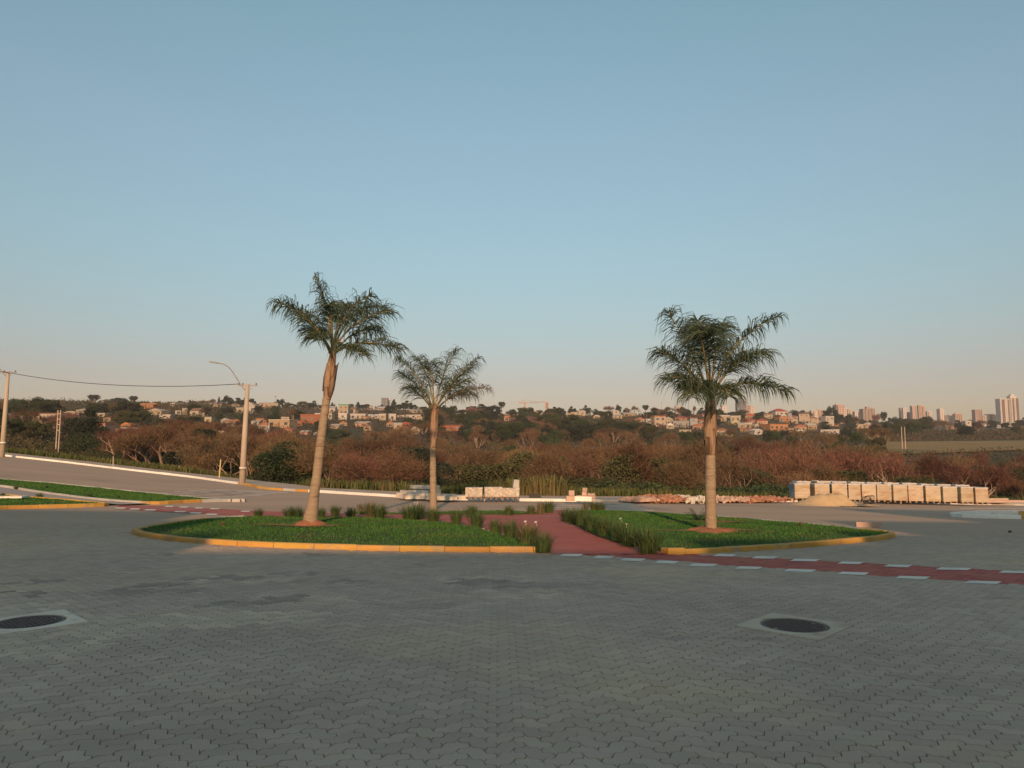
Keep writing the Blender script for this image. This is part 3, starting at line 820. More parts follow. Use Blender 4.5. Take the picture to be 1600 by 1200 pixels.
HOUSES = [
 (14, 33, 648, 655, 'cream', 'gable', P_), (0, 10, 646, 654, 'white', 'gable', G_), (52, 91, 644, 658, 'white', 'shed', T_), (49, 60, 646, 657, 'yellow', 'gable', B_), (66, 97, 658, 670, 'cream', 'shed', B_), (51, 66, 656, 664, 'cream', 'shed', P_),
 (8, 20, 664, 671, 'beige', 'gable', G_), (95, 105, 669, 675, 'white', 'gable', W_), (109, 118, 672, 677, 'white', 'flat', W_), (97, 121, 642, 650, 'pink', 'gable', P_), (118, 134, 638, 645, 'cream', 'hip', P_), (104, 118, 664, 672, 'pink', 'gable', T_),
 (36, 52, 666, 673, 'tan', 'gable', B_), (20, 34, 655, 664, 'tan', 'gable', T_),
 (144, 165, 662, 680, 'pink', 'flat', T_), (152, 166, 645, 652, 'cream', 'shed', W_), (160, 178, 650, 659, 'cream', 'hip', T_), (164, 178, 668, 675, 'beige', 'gable', B_),
 (188, 204, 660, 669, 'orange', 'gable', O_), (183, 211, 667, 677, 'tan', 'gable', P_), (217, 241, 629, 639, 'orange', 'gable', O_), (231, 256, 638, 649, 'cream', 'gable', P_), (248, 266, 647, 654, 'white', 'shed', W_), (266, 275, 630, 635, 'white', 'flat', W_),
 (231, 254, 663, 675, 'tan', 'hip', P_), (253, 270, 667, 676, 'beige', 'gable', T_), (283, 291, 638, 648, 'cream', 'flat', G_), (297, 313, 637, 651, 'cream', 'gable', B_), (272, 281, 642, 648, 'white', 'flat', G_),
 (332, 346, 629, 636, 'cream', 'gable', B_), (360, 373, 630, 636, 'beige', 'gable', B_), (380, 399, 628, 646, 'white', 'gable', P_), (403, 433, 628, 637, 'beige', 'shed', G_), (369, 383, 637, 646, 'cream', 'flat', G_), (304, 319, 640, 651, 'cream', 'hip', B_), (318, 329, 652, 661, 'yellow', 'flat', G_),
 (344, 357, 653, 662, 'grey', 'gable', G_), (352, 371, 655, 666, 'cream', 'gable', O_), (320, 337, 671, 679, 'white', 'gable', W_), (335, 350, 672, 681, 'cream', 'gable', P_), (362, 374, 678, 684, 'white', 'gable', W_), (400, 418, 653, 661, 'orange', 'shed', O_), (392, 405, 656, 664, 'white', 'gable', P_), (401, 418, 660, 671, 'white', 'gable', T_),
 (392, 415, 671, 678, 'white', 'shed', W_), (420, 456, 656, 668, 'tan', 'flat', P_), (438, 451, 652, 658, 'cream', 'flat', P_), (443, 458, 668, 678, 'orange', 'gable', T_), (456, 470, 658, 666, 'brick', 'flat', T_), (468, 503, 648, 662, 'brick', 'flat', T_), (492, 504, 646, 650, 'white', 'flat', W_),
 (468, 482, 672, 679, 'pink', 'gable', P_), (491, 502, 675, 681, 'white', 'gable', G_), (514, 524, 634, 645, 'white', 'gable', G_), (528, 544, 632, 648, 'cream', 'flat', 'green'), (547, 557, 636, 646, 'cream', 'gable', B_), (547, 572, 647, 655, 'white', 'flat', W_), (512, 519, 645, 656, 'beige', 'flat', B_),
 (528, 542, 646, 656, 'white', 'flat', W_), (516, 531, 662, 670, 'cream', 'gable', P_), (529, 541, 658, 665, 'tan', 'gable', T_), (555, 577, 658, 667, 'pink', 'gable', P_), (569, 581, 663, 673, 'tan', 'gable', B_), (575, 592, 647, 654, 'white', 'gable', W_), (588, 602, 635, 641, 'white', 'gable', W_), (576, 585, 635, 641, 'white', 'flat', G_),
 (592, 603, 647, 657, 'cream', 'flat', W_), (606, 617, 647, 658, 'white', 'flat', W_), (602, 614, 658, 667, 'tan', 'gable', T_), (613, 627, 660, 672, 'cream', 'shed', W_), (628, 643, 659, 668, 'brick', 'gable', R_), (640, 655, 666, 679, 'tan', 'hip', P_), (622, 634, 665, 676, 'pink', 'gable', T_), (635, 661, 647, 655, 'white', 'shed', W_), (621, 633, 648, 652, 'white', 'shed', G_),
 (636, 656, 639, 645, 'cream', 'gable', P_), (682, 720, 663, 673, 'brick', 'shed', T_), (684, 704, 668, 675, 'tan', 'gable', T_), (783, 789, 646, 651, 'white', 'flat', W_), (789, 797, 649, 658, 'tan', 'gable', O_), (893, 916, 643, 649, 'cream', 'shed', P_), (927, 938, 648, 654, 'cream', 'gable', P_), (905, 916, 640, 646, 'white', 'gable', G_),
 (956, 967, 641, 647, 'white', 'shed', W_), (956, 972, 647, 654, 'cream', 'gable', P_), (974, 994, 644, 651, 'tan', 'gable', P_), (994, 1011, 652, 660, 'cream', 'gable', T_), (1009, 1020, 655, 662, 'white', 'flat', W_), (1020, 1040, 650, 667, 'beige', 'flat', T_), (1037, 1053, 651, 662, 'beige', 'gable', G_), (1040, 1053, 661, 670, 'cream', 'gable', W_),
 (1053, 1080, 650, 659, 'pink', 'hip', R_), (1053, 1079, 658, 668, 'grey', 'flat', G_), (1079, 1091, 653, 669, 'grey', 'flat', B_), (1081, 1103, 662, 671, 'pink', 'gable', T_), (1060, 1080, 672, 677, 'cream', 'flat', P_), (1090, 1104, 655, 664, 'beige', 'gable', T_), (1098, 1112, 646, 652, 'pink', 'gable', T_),
 (1124, 1140, 649, 659, 'cream', 'flat', W_), (1143, 1159, 650, 660, 'cream', 'flat', W_), (1141, 1155, 656, 664, 'yellow', 'gable', P_), (1154, 1166, 660, 669, 'beige', 'gable', P_), (1165, 1177, 661, 669, 'cream', 'flat', W_), (1177, 1186, 662, 670, 'cream', 'gable', P_), (1176, 1191, 670, 679, 'white', 'gable', W_), (1119, 1141, 669, 678, 'cream', 'hip', T_), (1130, 1144, 676, 682, 'yellow', 'flat', W_),
 (1156, 1175, 668, 676, 'tan', 'gable', T_), (1164, 1182, 646, 655, 'tan', 'gable', R_), (1166, 1184, 654, 662, 'pink', 'gable', R_), (1184, 1201, 654, 663, 'pink', 'hip', R_), (1197, 1231, 663, 673, 'orange', 'flat', O_), (1215, 1234, 651, 660, 'orange', 'flat', T_), (1209, 1231, 638, 650, 'white', 'hip', R_), (1231, 1246, 649, 656, 'tan', 'gable', T_), (1237, 1248, 655, 662, 'cream', 'gable', P_),
 (1243, 1262, 663, 673, 'tan', 'gable', T_), (1260, 1277, 661, 672, 'tan', 'gable', P_), (1244, 1258, 671, 676, 'white', 'gable', W_), (1287, 1303, 649, 656, 'white', 'flat', W_), (1264, 1280, 651, 659, 'beige', 'gable', B_), (1297, 1313, 657, 666, 'orange', 'gable', T_), (1311, 1321, 656, 662, 'pink', 'gable', B_), (1282, 1297, 672, 678, 'white', 'flat', W_), (1297, 1312, 671, 679, 'white', 'flat', G_),
 (1336, 1353, 662, 669, 'cream', 'shed', P_), (1351, 1361, 660, 667, 'tan', 'gable', P_), (1195, 1208, 645, 652, 'cream', 'gable', B_), (1250, 1266, 644, 651, 'beige', 'gable', B_), (1484, 1501, 664, 671, 'tan', 'gable', T_), (1535, 1547, 660, 666, 'white', 'gable', G_), (1546, 1558, 660, 666, 'white', 'flat', W_), (1575, 1585, 659, 666, 'white', 'gable', G_), (1558, 1570, 663, 669, 'grey', 'gable', W_), (1591, 1602, 660, 667, 'white', 'gable', G_), (1508, 1518, 655, 661, 'white', 'flat', W_),
]
HRECT, items = [], {}
for h in HOUSES:
    o = house(*h)
    sz = 'large' if (h[1] - h[0]) > 24 else 'small' if (h[1] - h[0]) < 13 else ''
    look = f"{sz} {h[4]} house with {h[6]} {'flat ' if h[5] == 'flat' else ''}roof".strip()
    tag(o, None, 'house', 'houses on the far hillside')
    items.setdefault(look, []).append((o, (h[0] + h[1]) / 2, look))
    HRECT.append((h[0], h[1], h[2], h[3], o.location.y))
for L in items.values(): place_labels(L, 'house')
SPECIAL = {(528, 544): 'two-storey cream house with green flat roof just right of the leaning palm', (468, 503): 'large red brick building half hidden behind the leaning palm trunk', (380, 399): 'tall white gabled building right behind the lamp post top',
           (1020, 1040): 'two-storey beige house with arcaded front left of the right palm', (1209, 1231): 'white house with big dark red hipped roof under the hilltop trees', (144, 165): 'pink house with arched porch beside the dark green tree', (52, 91): 'long white building with terracotta roof behind the village twin pole'}
for o in list(bpy.data.objects):
    pass
for h, o in zip(HOUSES, [o for o in COL.objects if o.name.split('.')[0] == 'house']):
    if (h[0], h[1]) in SPECIAL: o['label'] = SPECIAL[(h[0], h[1])]

# ---------------------------------------------------------------- towers of the city centre
def tower(px0, px1, pyt, pyb, wall, stripes, style, D, look):
    cx = (px0 + px1) / 2
    g = at(cx, pyb, D); zt = at(cx, pyt, D)[2]
    zb = min(Hs(g[0], g[1]), g[2]) - 2
    Wd = (px1 - px0) * D / FPX; dep = Wd * .8
    Ht = zt - zb
    root = empty('tower', (g[0], g[1], zb))
    tag(root, look, 'tower', 'high-rise buildings on the skyline')
    MB().box((0, 0, Ht / 2), (Wd, dep, Ht)).build('wall', wall, root)
    M2 = M_STRIPE
    for a, b in stripes:      # dark-coloured balcony bays on the front face, as fractions of the width
        MB().box((-Wd / 2 + (a + b) / 2 * Wd, -dep / 2 + .1, Ht * .5), ((b - a) * Wd, .6, Ht * .97)).build('balcony_bay', M2, root)
    n = max(3, int(Ht / 3.4))
    free = [(0.05, 0.95)] if not stripes else []
    if not free:
        xs = [0] + [v for s_ in stripes for v in s_] + [1]
        free = [(xs[i] + .03, xs[i + 1] - .03) for i in range(0, len(xs), 2) if xs[i + 1] - xs[i] > .12]
    for i in range(n):
        z = (i + .55) * Ht / n
        for a, b in free:
            k = max(1, int((b - a) * Wd / 4.5))
            for j in range(k):
                x = -Wd / 2 + (a + (j + .5) * (b - a) / k) * Wd
                f = put(bpy.data.objects.new('window', WIN_ME), root)
                f.location = (x, -dep / 2 - .02, z); f.scale = (min(1.8, (b - a) * Wd / k * .5), 1, 1.3)
    tk = MB()
    if style == 'tank': tk.box((Wd * .1, 0, Ht + Wd * .1), (Wd * .35, dep * .4, Wd * .2))
    elif style == 'crown':
        tk.box((0, 0, Ht + Wd * .12), (Wd * .7, dep * .7, Wd * .24)); tk.box((0, 0, Ht + Wd * .34), (Wd * .4, dep * .4, Wd * .2))
    elif style == 'slab': tk.box((-Wd * .1, 0, Ht + Wd * .06), (Wd * .5, dep * .5, Wd * .12))
    else: tk.box((0, 0, Ht + .5), (Wd * 1.02, dep * 1.02, 1.0))
    tk.build('roof_block', wall, root)
    return root
M_STRIPE = pm('balcony_stripe', (.10, .075, .065), (.14, .10, .085), 0.3, .7)
WIN_ME = MB().box((0, 0, 0), (1, .12, 1)).mesh('window'); WIN_ME.materials.append(M_WIN)
MT = {k: pm('tower_' + k, c, tuple(x * .86 for x in c), 0.15, .85) for k, c in {'white': (.52, .46, .42), 'pink': (.44, .31, .27), 'cream': (.48, .40, .33), 'blue': (.16, .18, .21), 'grey': (.24, .23, .23), 'brown': (.33, .24, .20), 'orange': (.46, .33, .24)}.items()}
TOWERS = [
 (596, 606, 623, 650, 'blue', [(.45, .55)], 'flat', 1000, 'narrow blue-grey tower right of the leaning palm with pale slab beside it'),
 (606, 610, 624, 650, 'white', [], 'flat', 1015, 'thin pale tower slab joined to the narrow blue-grey tower'),
 (1055, 1066, 636, 652, 'cream', [(.3, .4), (.6, .7)], 'flat', 1200, 'small cream apartment block on the skyline left of the right palm'),
 (1128, 1135, 634, 652, 'white', [], 'flat', 1500, 'thin pale block between the right palm and the grey-blue tower'),
 (1151, 1165, 627, 652, 'blue', [(.32, .42), (.6, .68)], 'crown', 1400, 'broad grey-blue tower with stepped top under the lowest right frond'),
 (1166, 1173, 634, 652, 'pink', [(.4, .6)], 'flat', 1450, 'pinkish block touching the right of the grey-blue tower'),
 (1173, 1179, 636, 652, 'cream', [], 'flat', 1480, 'cream block second to the right of the grey-blue tower'),
 (1267, 1276, 642, 656, 'white', [(.3, .5)], 'flat', 1500, 'low pale block left of the dark hilltop trees, left half of a pair'),
 (1276, 1285, 641, 656, 'orange', [(.2, .35), (.65, .8)], 'flat', 1500, 'low orange-beige block left of the dark hilltop trees, right half of a pair'),
 (1304, 1318, 633, 655, 'pink', [(.0, .3)], 'slab', 1350, 'stout pink tower rising behind the dark hilltop trees'),
 (1319, 1325, 639, 655, 'white', [(.6, .9)], 'flat', 1500, 'slim white block next right of the stout pink tower'),
 (1325, 1331, 640, 655, 'cream', [(.1, .3)], 'tank', 1500, 'slim cream block second right of the stout pink tower'),
 (1334, 1346, 644, 656, 'white', [(.4, .6)], 'flat', 1500, 'low whitish block between the stout pink tower and the wide brownish block'),
 (1346, 1363, 639, 657, 'brown', [(.15, .25), (.45, .55), (.75, .85)], 'tank', 1400, 'wide brownish-pink block with roof tank on the skyline'),
 (1363, 1367, 638, 655, 'cream', [(.5, .9)], 'flat', 1420, 'sliver of a pale block at the right end of the wide brownish block'),
 (1406, 1411, 638, 656, 'grey', [], 'flat', 1500, 'slim dark grey tower left of the slim white tower'),
 (1411, 1416, 638, 657, 'white', [], 'flat', 1480, 'slim white tower behind the twin wooden poles'),
 (1417, 1423, 645, 658, 'blue', [(.4, .6)], 'flat', 1500, 'low dark bluish block just right of the slim white tower'),
 (1424, 1431, 635, 658, 'pink', [(.0, .15), (.85, 1.0)], 'flat', 1480, 'pinkish-beige tower with overhanging roof slab'),
 (1435, 1440, 634, 658, 'orange', [(.35, .55)], 'flat', 1480, 'left shaft of the two striped cream towers'),
 (1440.5, 1445.5, 635, 658, 'orange', [(.1, .35)], 'flat', 1485, 'right shaft of the two striped cream towers'),
 (1448, 1455, 643, 658, 'white', [(.2, .4)], 'slab', 1500, 'low pale block just right of the two striped cream towers'),
 (1466, 1474, 639, 660, 'white', [(.0, .25)], 'tank', 1500, 'lone white tower with a dark left edge'),
 (1475, 1481, 649, 661, 'grey', [(.4, .6)], 'flat', 1500, 'low grey block at the foot of the lone white tower'),
 (1482, 1491, 649, 662, 'white', [], 'flat', 1500, 'low plain pale block left of the low orange striped block'),
 (1491, 1502, 647, 663, 'orange', [(.15, .28), (.45, .58), (.75, .86)], 'slab', 1480, 'low orange striped block on the right skyline'),
 (1522, 1533, 641, 663, 'brown', [(.5, .6), (.85, .95)], 'flat', 1480, 'brownish tower alone left of the twin high-rises'),
 (1535, 1541, 650, 663, 'white', [(.3, .5)], 'flat', 1500, 'low white block just right of the lone brownish tower'),
 (1541, 1552, 648, 663, 'cream', [(.3, .7)], 'flat', 1500, 'low cream block with dark middle, second left of the twin high-rises'),
 (1553, 1560, 649, 663, 'grey', [], 'flat', 1500, 'low grey block touching the left of the twin high-rises'),
 (1561, 1575.5, 624, 664, 'white', [(.17, .50), (.80, .96)], 'flat', 1460, 'left tower of the twin high-rises, white with brown balcony stripes'),
 (1576.5, 1590, 622, 664, 'white', [(.05, .12), (.28, .50), (.70, 1.0)], 'crown', 1475, 'right tower of the twin high-rises, taller with a stepped crown'),
]
for t in TOWERS:
    tower(t[0], t[1], t[2], t[3], MT[t[4]], t[5], t[6], t[7], t[8])

# ---------------------------------------------------------------- trees: prototypes
M_BARK = pm('pale_bark', (.24, .165, .115), (.36, .26, .19), 3, .95, rand=.15, coord='Object')
M_BARKD = pm('dark_bark', (.08, .055, .04), (.13, .09, .065), 3, .95, rand=.15, coord='Object')
M_TWIG = pm('rust_twigs', (.112, .059, .035), (.150, .082, .048), 0.12, .95, rand=.42, island=.3)
M_TWIG2 = pm('dull_brown_twigs', (.112, .068, .038), (.14, .088, .048), 0.12, .95, rand=.25, island=.25)
M_PINKT = pm('pinkish_twigs', (.17, .095, .085), (.21, .12, .105), 0.12, .95, rand=.15, island=.25)
M_LEAF = pm('dark_leaves', (.026, .042, .017), (.050, .066, .026), 0.15, .9, rand=.28, island=.3)
M_LEAF2 = pm('olive_leaves', (.045, .052, .020), (.068, .068, .027), 0.15, .9, rand=.25, island=.3)
M_LEAF3 = pm('blackish_leaves', (.018, .027, .018), (.032, .042, .026), 0.15, .9, rand=.2, island=.3)

def grow(seed, h=7.0, spread=1.0, stems=3, levels=4):
    """a forked tree; returns branch tubes and the ends of its twigs"""
    r = np.random.default_rng(seed)
    mb = MB(); ends = []
    def seg(p, d, L, rad, lv):
        n = 3
        pts = [p]; dd = d.copy()
        for i in range(n):
            dd = dd + r.normal(0, .10, 3); dd[2] += .05; dd /= np.linalg.norm(dd)
            pts.append(pts[-1] + dd * L / n)
        rad = max(rad, .022)
        mb.tube(pts, np.linspace(rad, rad * .62, n + 1), 5 if lv < 2 else 3, cap=False)
        if lv >= levels:
            ends.append((pts[-1], dd, L)); ends.append((pts[1], dd, L)); return
        k = 2 if lv == 0 else int(r.integers(2, 4))
        for i in range(k):
            az = r.uniform(0, 2 * math.pi); tl = r.uniform(.35, .75) * (1.0 if lv < 3 else 1.2)
            a = np.cross(dd, [math.cos(az), math.sin(az), .2]); a /= np.linalg.norm(a)
            nd = dd * math.cos(tl) + a * math.sin(tl); nd[2] = max(nd[2], -.15) + .12; nd /= np.linalg.norm(nd)
            seg(pts[-1], nd, L * r.uniform(.62, .82), rad * .6, lv + 1)
    for s_ in range(stems):
        az = 2 * math.pi * s_ / stems + r.uniform(-.5, .5); tl = r.uniform(.15, .5) * spread
        seg(np.array([r.normal(0, .12), r.normal(0, .12), -.3]), np.array([math.sin(tl) * math.cos(az), math.sin(tl) * math.sin(az), math.cos(tl)]), h * .34, h * .0215, 0)
    return mb, ends, r

def bare_proto(seed, twig, bark, h=7.0, n_tw=5600, **kw):
    mb, ends, r = grow(seed, h, **kw)
    tr = mb.mesh('trunk'); tr.materials.append(bark)
    k = r.integers(0, len(ends), n_tw)
    P0 = np.array([e[0] for e in ends])[k]; D0 = np.array([e[1] for e in ends])[k]
    P = P0 + r.normal(0, h * .045, (n_tw, 3))
    D = D0 * .7 + r.normal(0, .75, (n_tw, 3)); D[:, 2] += .25; D /= np.linalg.norm(D, axis=1)[:, None]
    kz = P[:, 2] > h * .26 * r.uniform(.5, 1.3, n_tw); P, D = P[kz], D[kz]; n_tw = len(P)
    V, F = slivers(P, D, r.uniform(.35, .95, n_tw) * h / 7, r.uniform(.020, .05, n_tw) * h / 7)
    cr = arr_mesh('crown', V, F, 3); cr.materials.append(twig)
    allz = V[:, 2]; 
    return dict(trunk=tr, crown=cr, h=float(np.percentile(allz, 99.5)), w=float(np.percentile(np.abs(V[:, 0]), 98)) * 2)

def leafy_proto(seed, leaf, bark, h=7.0, n=17000, lobes=24, wide=.42, size=.125, form='round'):
    r = np.random.default_rng(seed)
    mb, ends, _ = grow(seed, h * .8, stems=2, levels=2)
    tr = mb.mesh('trunk'); tr.materials.append(bark)
    C, Rr = [], []
    for i in range(lobes):
        if form == 'round':
            z = h * r.uniform(.28, .84); rad = h * wide * (1 - ((z / h - .5) / .62) ** 2) * r.uniform(.3, .9)
            az = r.uniform(0, 2 * math.pi); C.append((rad * math.cos(az), rad * math.sin(az), z)); Rr.append(h * r.uniform(.08, .17))
        elif form == 'cone':
            z = h * (.12 + .8 * i / lobes); rad = h * .2 * (1.05 - z / h); az = i * 2.4
            C.append((rad * .5 * math.cos(az), rad * .5 * math.sin(az), z)); Rr.append(max(h * .045, rad * 1.1))
        elif form == 'bush':
            az = r.uniform(0, 2 * math.pi); rad = h * wide * 1.5 * math.sqrt(r.random()); C.append((rad * math.cos(az), rad * math.sin(az), h * r.uniform(.2, .6))); Rr.append(h * r.uniform(.14, .30))
    C = np.array(C); Rr = np.array(Rr)
    k = r.integers(0, len(C), n)
    d = r.normal(size=(n, 3)); d /= np.linalg.norm(d, axis=1)[:, None]
    P = C[k] + d * (Rr[k] * r.uniform(.55, 1.08, n) ** .6)[:, None] * np.array([1.1, 1.1, .85])
    P = P[P[:, 2] > .05]
    V, F = cards(P, r.uniform(.6, 1.3, len(P)) * size * h / 7)
    cr = arr_mesh('crown', V, F, 4); cr.materials.append(leaf)
    return dict(trunk=tr, crown=cr, h=float(P[:, 2].max()), w=float(np.percentile(np.abs(P[:, 0]), 99)) * 2)

def araucaria_proto(seed):
    r = np.random.default_rng(seed); h = 10.0
    mb = MB().tube([(0, 0, -.3), (.05, 0, 5), (0, 0.05, 9.2)], [.30, .24, .12], 7)
    C = []
    for lv, (z, R_, nb) in enumerate([(9.3, 2.0, 9), (8.4, 3.0, 10), (7.3, 2.6, 7), (6.2, 1.6, 3)]):
        for i in range(nb):
            az = 2 * math.pi * i / nb + r.uniform(-.2, .2); q = R_ * r.uniform(.8, 1.1)
            p = [np.array([math.cos(az) * q * t, math.sin(az) * q * t, z + .9 * t * t]) for t in (0, .5, 1)]
            mb.tube(p, [.07, .05, .03], 4)
            for t in np.linspace(.45, 1.05, 5):
                C.append((math.cos(az) * q * t, math.sin(az) * q * t, z + .9 * t * t + .1, .32 + .25 * t))
    tr = mb.mesh('trunk'); tr.materials.append(M_BARKD)
    C = np.array(C); n = 4200; k = r.integers(0, len(C), n)
    P = C[k, :3] + r.normal(0, .5, (n, 3)) * C[k, 3:] * np.array([1, 1, .6])
    V, F = cards(P, r.uniform(.18, .36, n)); cr = arr_mesh('crown', V, F, 4); cr.materials.append(M_LEAF3)
    return dict(trunk=tr, crown=cr, h=10.7, w=6.4)

PROTO = {
 'rust': [bare_proto(s_, M_TWIG, M_BARK, spread=1.0 + .25 * (s_ % 3), stems=2 + s_ % 3) for s_ in (1, 2, 3, 4, 5)],
 'dull': [bare_proto(s_, M_TWIG2, M_BARK, spread=1.2, stems=3) for s_ in (11, 12, 13)],
 'pink': [bare_proto(s_, M_PINKT, M_BARKD, spread=1.3, stems=3, n_tw=6000) for s_ in (21, 22)],
 'green': [leafy_proto(s_, M_LEAF, M_BARKD) for s_ in (31, 32, 33)],
 'olive': [leafy_proto(s_, M_LEAF2, M_BARKD, wide=.46) for s_ in (41, 42)],
 'black': [leafy_proto(s_, M_LEAF3, M_BARKD, wide=.44, lobes=26) for s_ in (51, 52)],
 'cone': [leafy_proto(61, M_LEAF3, M_BARKD, form='cone', lobes=10, n=9000)],
 'bush': [leafy_proto(s_, M_LEAF, M_BARKD, h=3.0, form='bush', lobes=18, n=15000, size=.135) for s_ in (71, 72)],
 'obush': [leafy_proto(s_, M_LEAF2, M_BARKD, h=3.0, form='bush', lobes=18, n=15000, size=.135) for s_ in (73, 74)],
 'parana': [araucaria_proto(81)],
}
KNAME = {'rust': 'bare_tree', 'dull': 'bare_tree', 'pink': 'bare_tree', 'green': 'leafy_tree', 'olive': 'leafy_tree', 'black': 'dense_tree', 'cone': 'conifer', 'bush': 'bush', 'obush': 'bush', 'parana': 'umbrella_pine'}
KLOOK = {'rust': 'rust-brown leafless tree', 'dull': 'dull brown leafless tree', 'pink': 'pinkish leafless tree', 'green': 'dark green bushy tree', 'olive': 'olive green tree', 'black': 'blackish evergreen tree', 'cone': 'dark pointed conifer', 'bush': 'dark green bush', 'obush': 'olive bush', 'parana': 'umbrella-shaped pine'}
TR = np.random.default_rng(5)
TREES = {}
def tree(kind, x, y, h, wf=1.0, row='hill', z=None):
    p = PROTO[kind][int(TR.integers(0, len(PROTO[kind])))]
    root = empty(KNAME[kind], (x, y, Hs(x, y) - .1 if z is None else z), float(TR.uniform(0, 6.28)))
    s_ = h / p['h']
    root.scale = (s_ * wf, s_ * wf, s_)
    put(bpy.data.objects.new('trunk', p['trunk']), root)
    put(bpy.data.objects.new('crown', p['crown']), root)
    place = {'front': 'fronting the valley wood', 'mid': 'mid valley wood', 'back': 'behind the valley wood', 'hill': 'between hillside houses', 'sky': 'on the skyline', 'edge': 'below the wood', 'left': 'on the left green bank', 'field': 'beyond the dry field'}[row]
    tag(root, None, 'bush' if 'bush' in kind else 'tree', {'front': 'trees of the wood', 'mid': 'trees of the wood', 'back': 'trees of the wood', 'edge': 'bushes at the foot of the wood'}.get(row, 'trees on the far hillside'))
    look = f"{KLOOK[kind]} {place}"
    TREES.setdefault(look, []).append((root, scr(root.location)[0], look))
    return root

# the wood in the valley: rows from the road back
def inframe(x, y): 
    return abs(x) < .74 * y
def wood_row(D, step, h0, h1, row, mix, px0, px1):
    x = (px0 - 800) / FPX * D
    while x < (px1 - 800) / FPX * D:
        xx = x + TR.uniform(-.3, .3) * step; yy = D + TR.uniform(-.5, .5) * step * .9
        kinds, wts = zip(*mix)
        k = kinds[int(TR.choice(len(kinds), p=np.array(wts) / sum(wts)))]
        hh = TR.uniform(h0, h1) * (.85 if k in ('green', 'olive') else 1)
        px = 800 + FPX * xx / yy
        hh *= .92 * (.84 if px > 1380 else 1)
        if px > 1390 and D > 140: hh *= .75
        if px > 1390 and D > 215: x += step; continue
        if px < 620: hh *= .95 - .15 * min(1, (620 - px) / 400)
        tree(k, xx, yy, hh, TR.uniform(1.0, 1.35), row)
        x += step * TR.uniform(.8, 1.2)
MIX = [('rust', 4.8), ('dull', 2.6), ('green', 2.2), ('olive', 1.1), ('black', .7)]
wood_row(65, 6.2, 5.6, 8.6, 'front', MIX, 610, 1660)
wood_row(72, 6.4, 6.6, 9.6, 'front', MIX, 560, 1660)
wood_row(81, 6.6, 7.2, 10.0, 'mid', MIX, 400, 1660)
wood_row(92, 6.2, 7.8, 10.0, 'mid', MIX, 260, 1660)
wood_row(108, 7, 8.0, 10.2, 'mid', [('rust', 5), ('dull', 3), ('green', 3), ('olive', 1)], 190, 1660)
wood_row(130, 8.5, 8.0, 10.5, 'back', [('rust', 4), ('dull', 3), ('green', 3), ('olive', 1)], 190, 1660)
wood_row(158, 9.5, 8.0, 10.5, 'back', [('rust', 3), ('dull', 4), ('green', 3), ('olive', 1)], 240, 1660)
wood_row(190, 11, 7, 9.5, 'back', [('rust', 2), ('dull', 4), ('green', 4), ('olive', 1)], 330, 1420)
wood_row(225, 13, 6.5, 9, 'back', [('dull', 4), ('green', 4), ('olive', 2), ('rust', 1)], 380, 1380)
wood_row(262, 13, 6.5, 9, 'back', [('dull', 3), ('rust', 2), ('green', 3), ('olive', 1)], 520, 1400)
wood_row(300, 15, 6, 8.5, 'back', [('dull', 3), ('green', 3), ('olive', 1)], 690, 1390)
# bushes at its foot
for px, D, kind, h, wf in [(840, 57, 'bush', 3.4, 1.3), (875, 59, 'bush', 3.8, 1.4), (925, 58, 'bush', 3.2, 1.2), (985, 57, 'obush', 3.8, 1.4), (1030, 58, 'obush', 3.6, 1.3), (1075, 58, 'bush', 3.4, 1.0), (1150, 57, 'bush', 3.6, 1.5), (1180, 60, 'bush', 4.2, 1.3),
                           (1280, 59, 'bush', 3.6, 1.2), (720, 57, 'obush', 2.6, 1.2), (770, 58, 'bush', 2.6, 1.1), (690, 58, 'bush', 2.4, 1.0), (600, 64, 'rust', 6.4, 1.3), (560, 66, 'rust', 6.2, 1.2), (520, 70, 'dull', 6.8, 1.3), (470, 72, 'green', 6.6, 1.4), (430, 76, 'dull', 6.2, 1.3), (655, 62, 'black', 5.0, 1.0), (500, 66, 'obush', 3.0, 1.2), (448, 70, 'green', 5.6, 1.3),
                           (1000, 61, 'bush', 4.6, 1.2), (1235, 60, 'obush', 3.4, 1.1), (395, 78, 'dull', 6.4, 1.3), (340, 84, 'dull', 6.4, 1.3), (300, 92, 'rust', 6.6, 1.3), (365, 90, 'green', 6.0, 1.3), (415, 74, 'obush', 2.6, 1.3), (320, 98, 'green', 5.6, 1.4)]:
    tree(kind, (px - 800) / FPX * D, D, h, wf, 'edge')
# the bank on the left
for px, D, kind, h, wf in [(128, 135, 'black', 8.2, .9), (150, 150, 'green', 5, 1.2), (175, 128, 'bush', 4.6, 1.5), (200, 120, 'bush', 4.4, 1.4), (225, 112, 'dull', 6.2, 1.2), (262, 100, 'rust', 7.0, 1.3), (240, 118, 'bush', 4, 1.4), (60, 150, 'olive', 4, 1.4), (30, 150, 'green', 4.2, 1.5), (8, 140, 'green', 4.0, 1.4), (90, 160, 'dull', 5, 1.3), (160, 100, 'obush', 2.8, 1.7), (205, 96, 'bush', 3, 1.5), (290, 110, 'dull', 7.5, 1.3), (325, 105, 'rust', 7.0, 1.2), (-20, 150, 'green', 6, 1.2), (270, 130, 'olive', 7, 1.1), (45, 170, 'dull', 6, 1.3), (100, 175, 'pink', 6.5, 1.3)]:
    tree(kind, (px - 800) / FPX * D, D, h, wf, 'left')
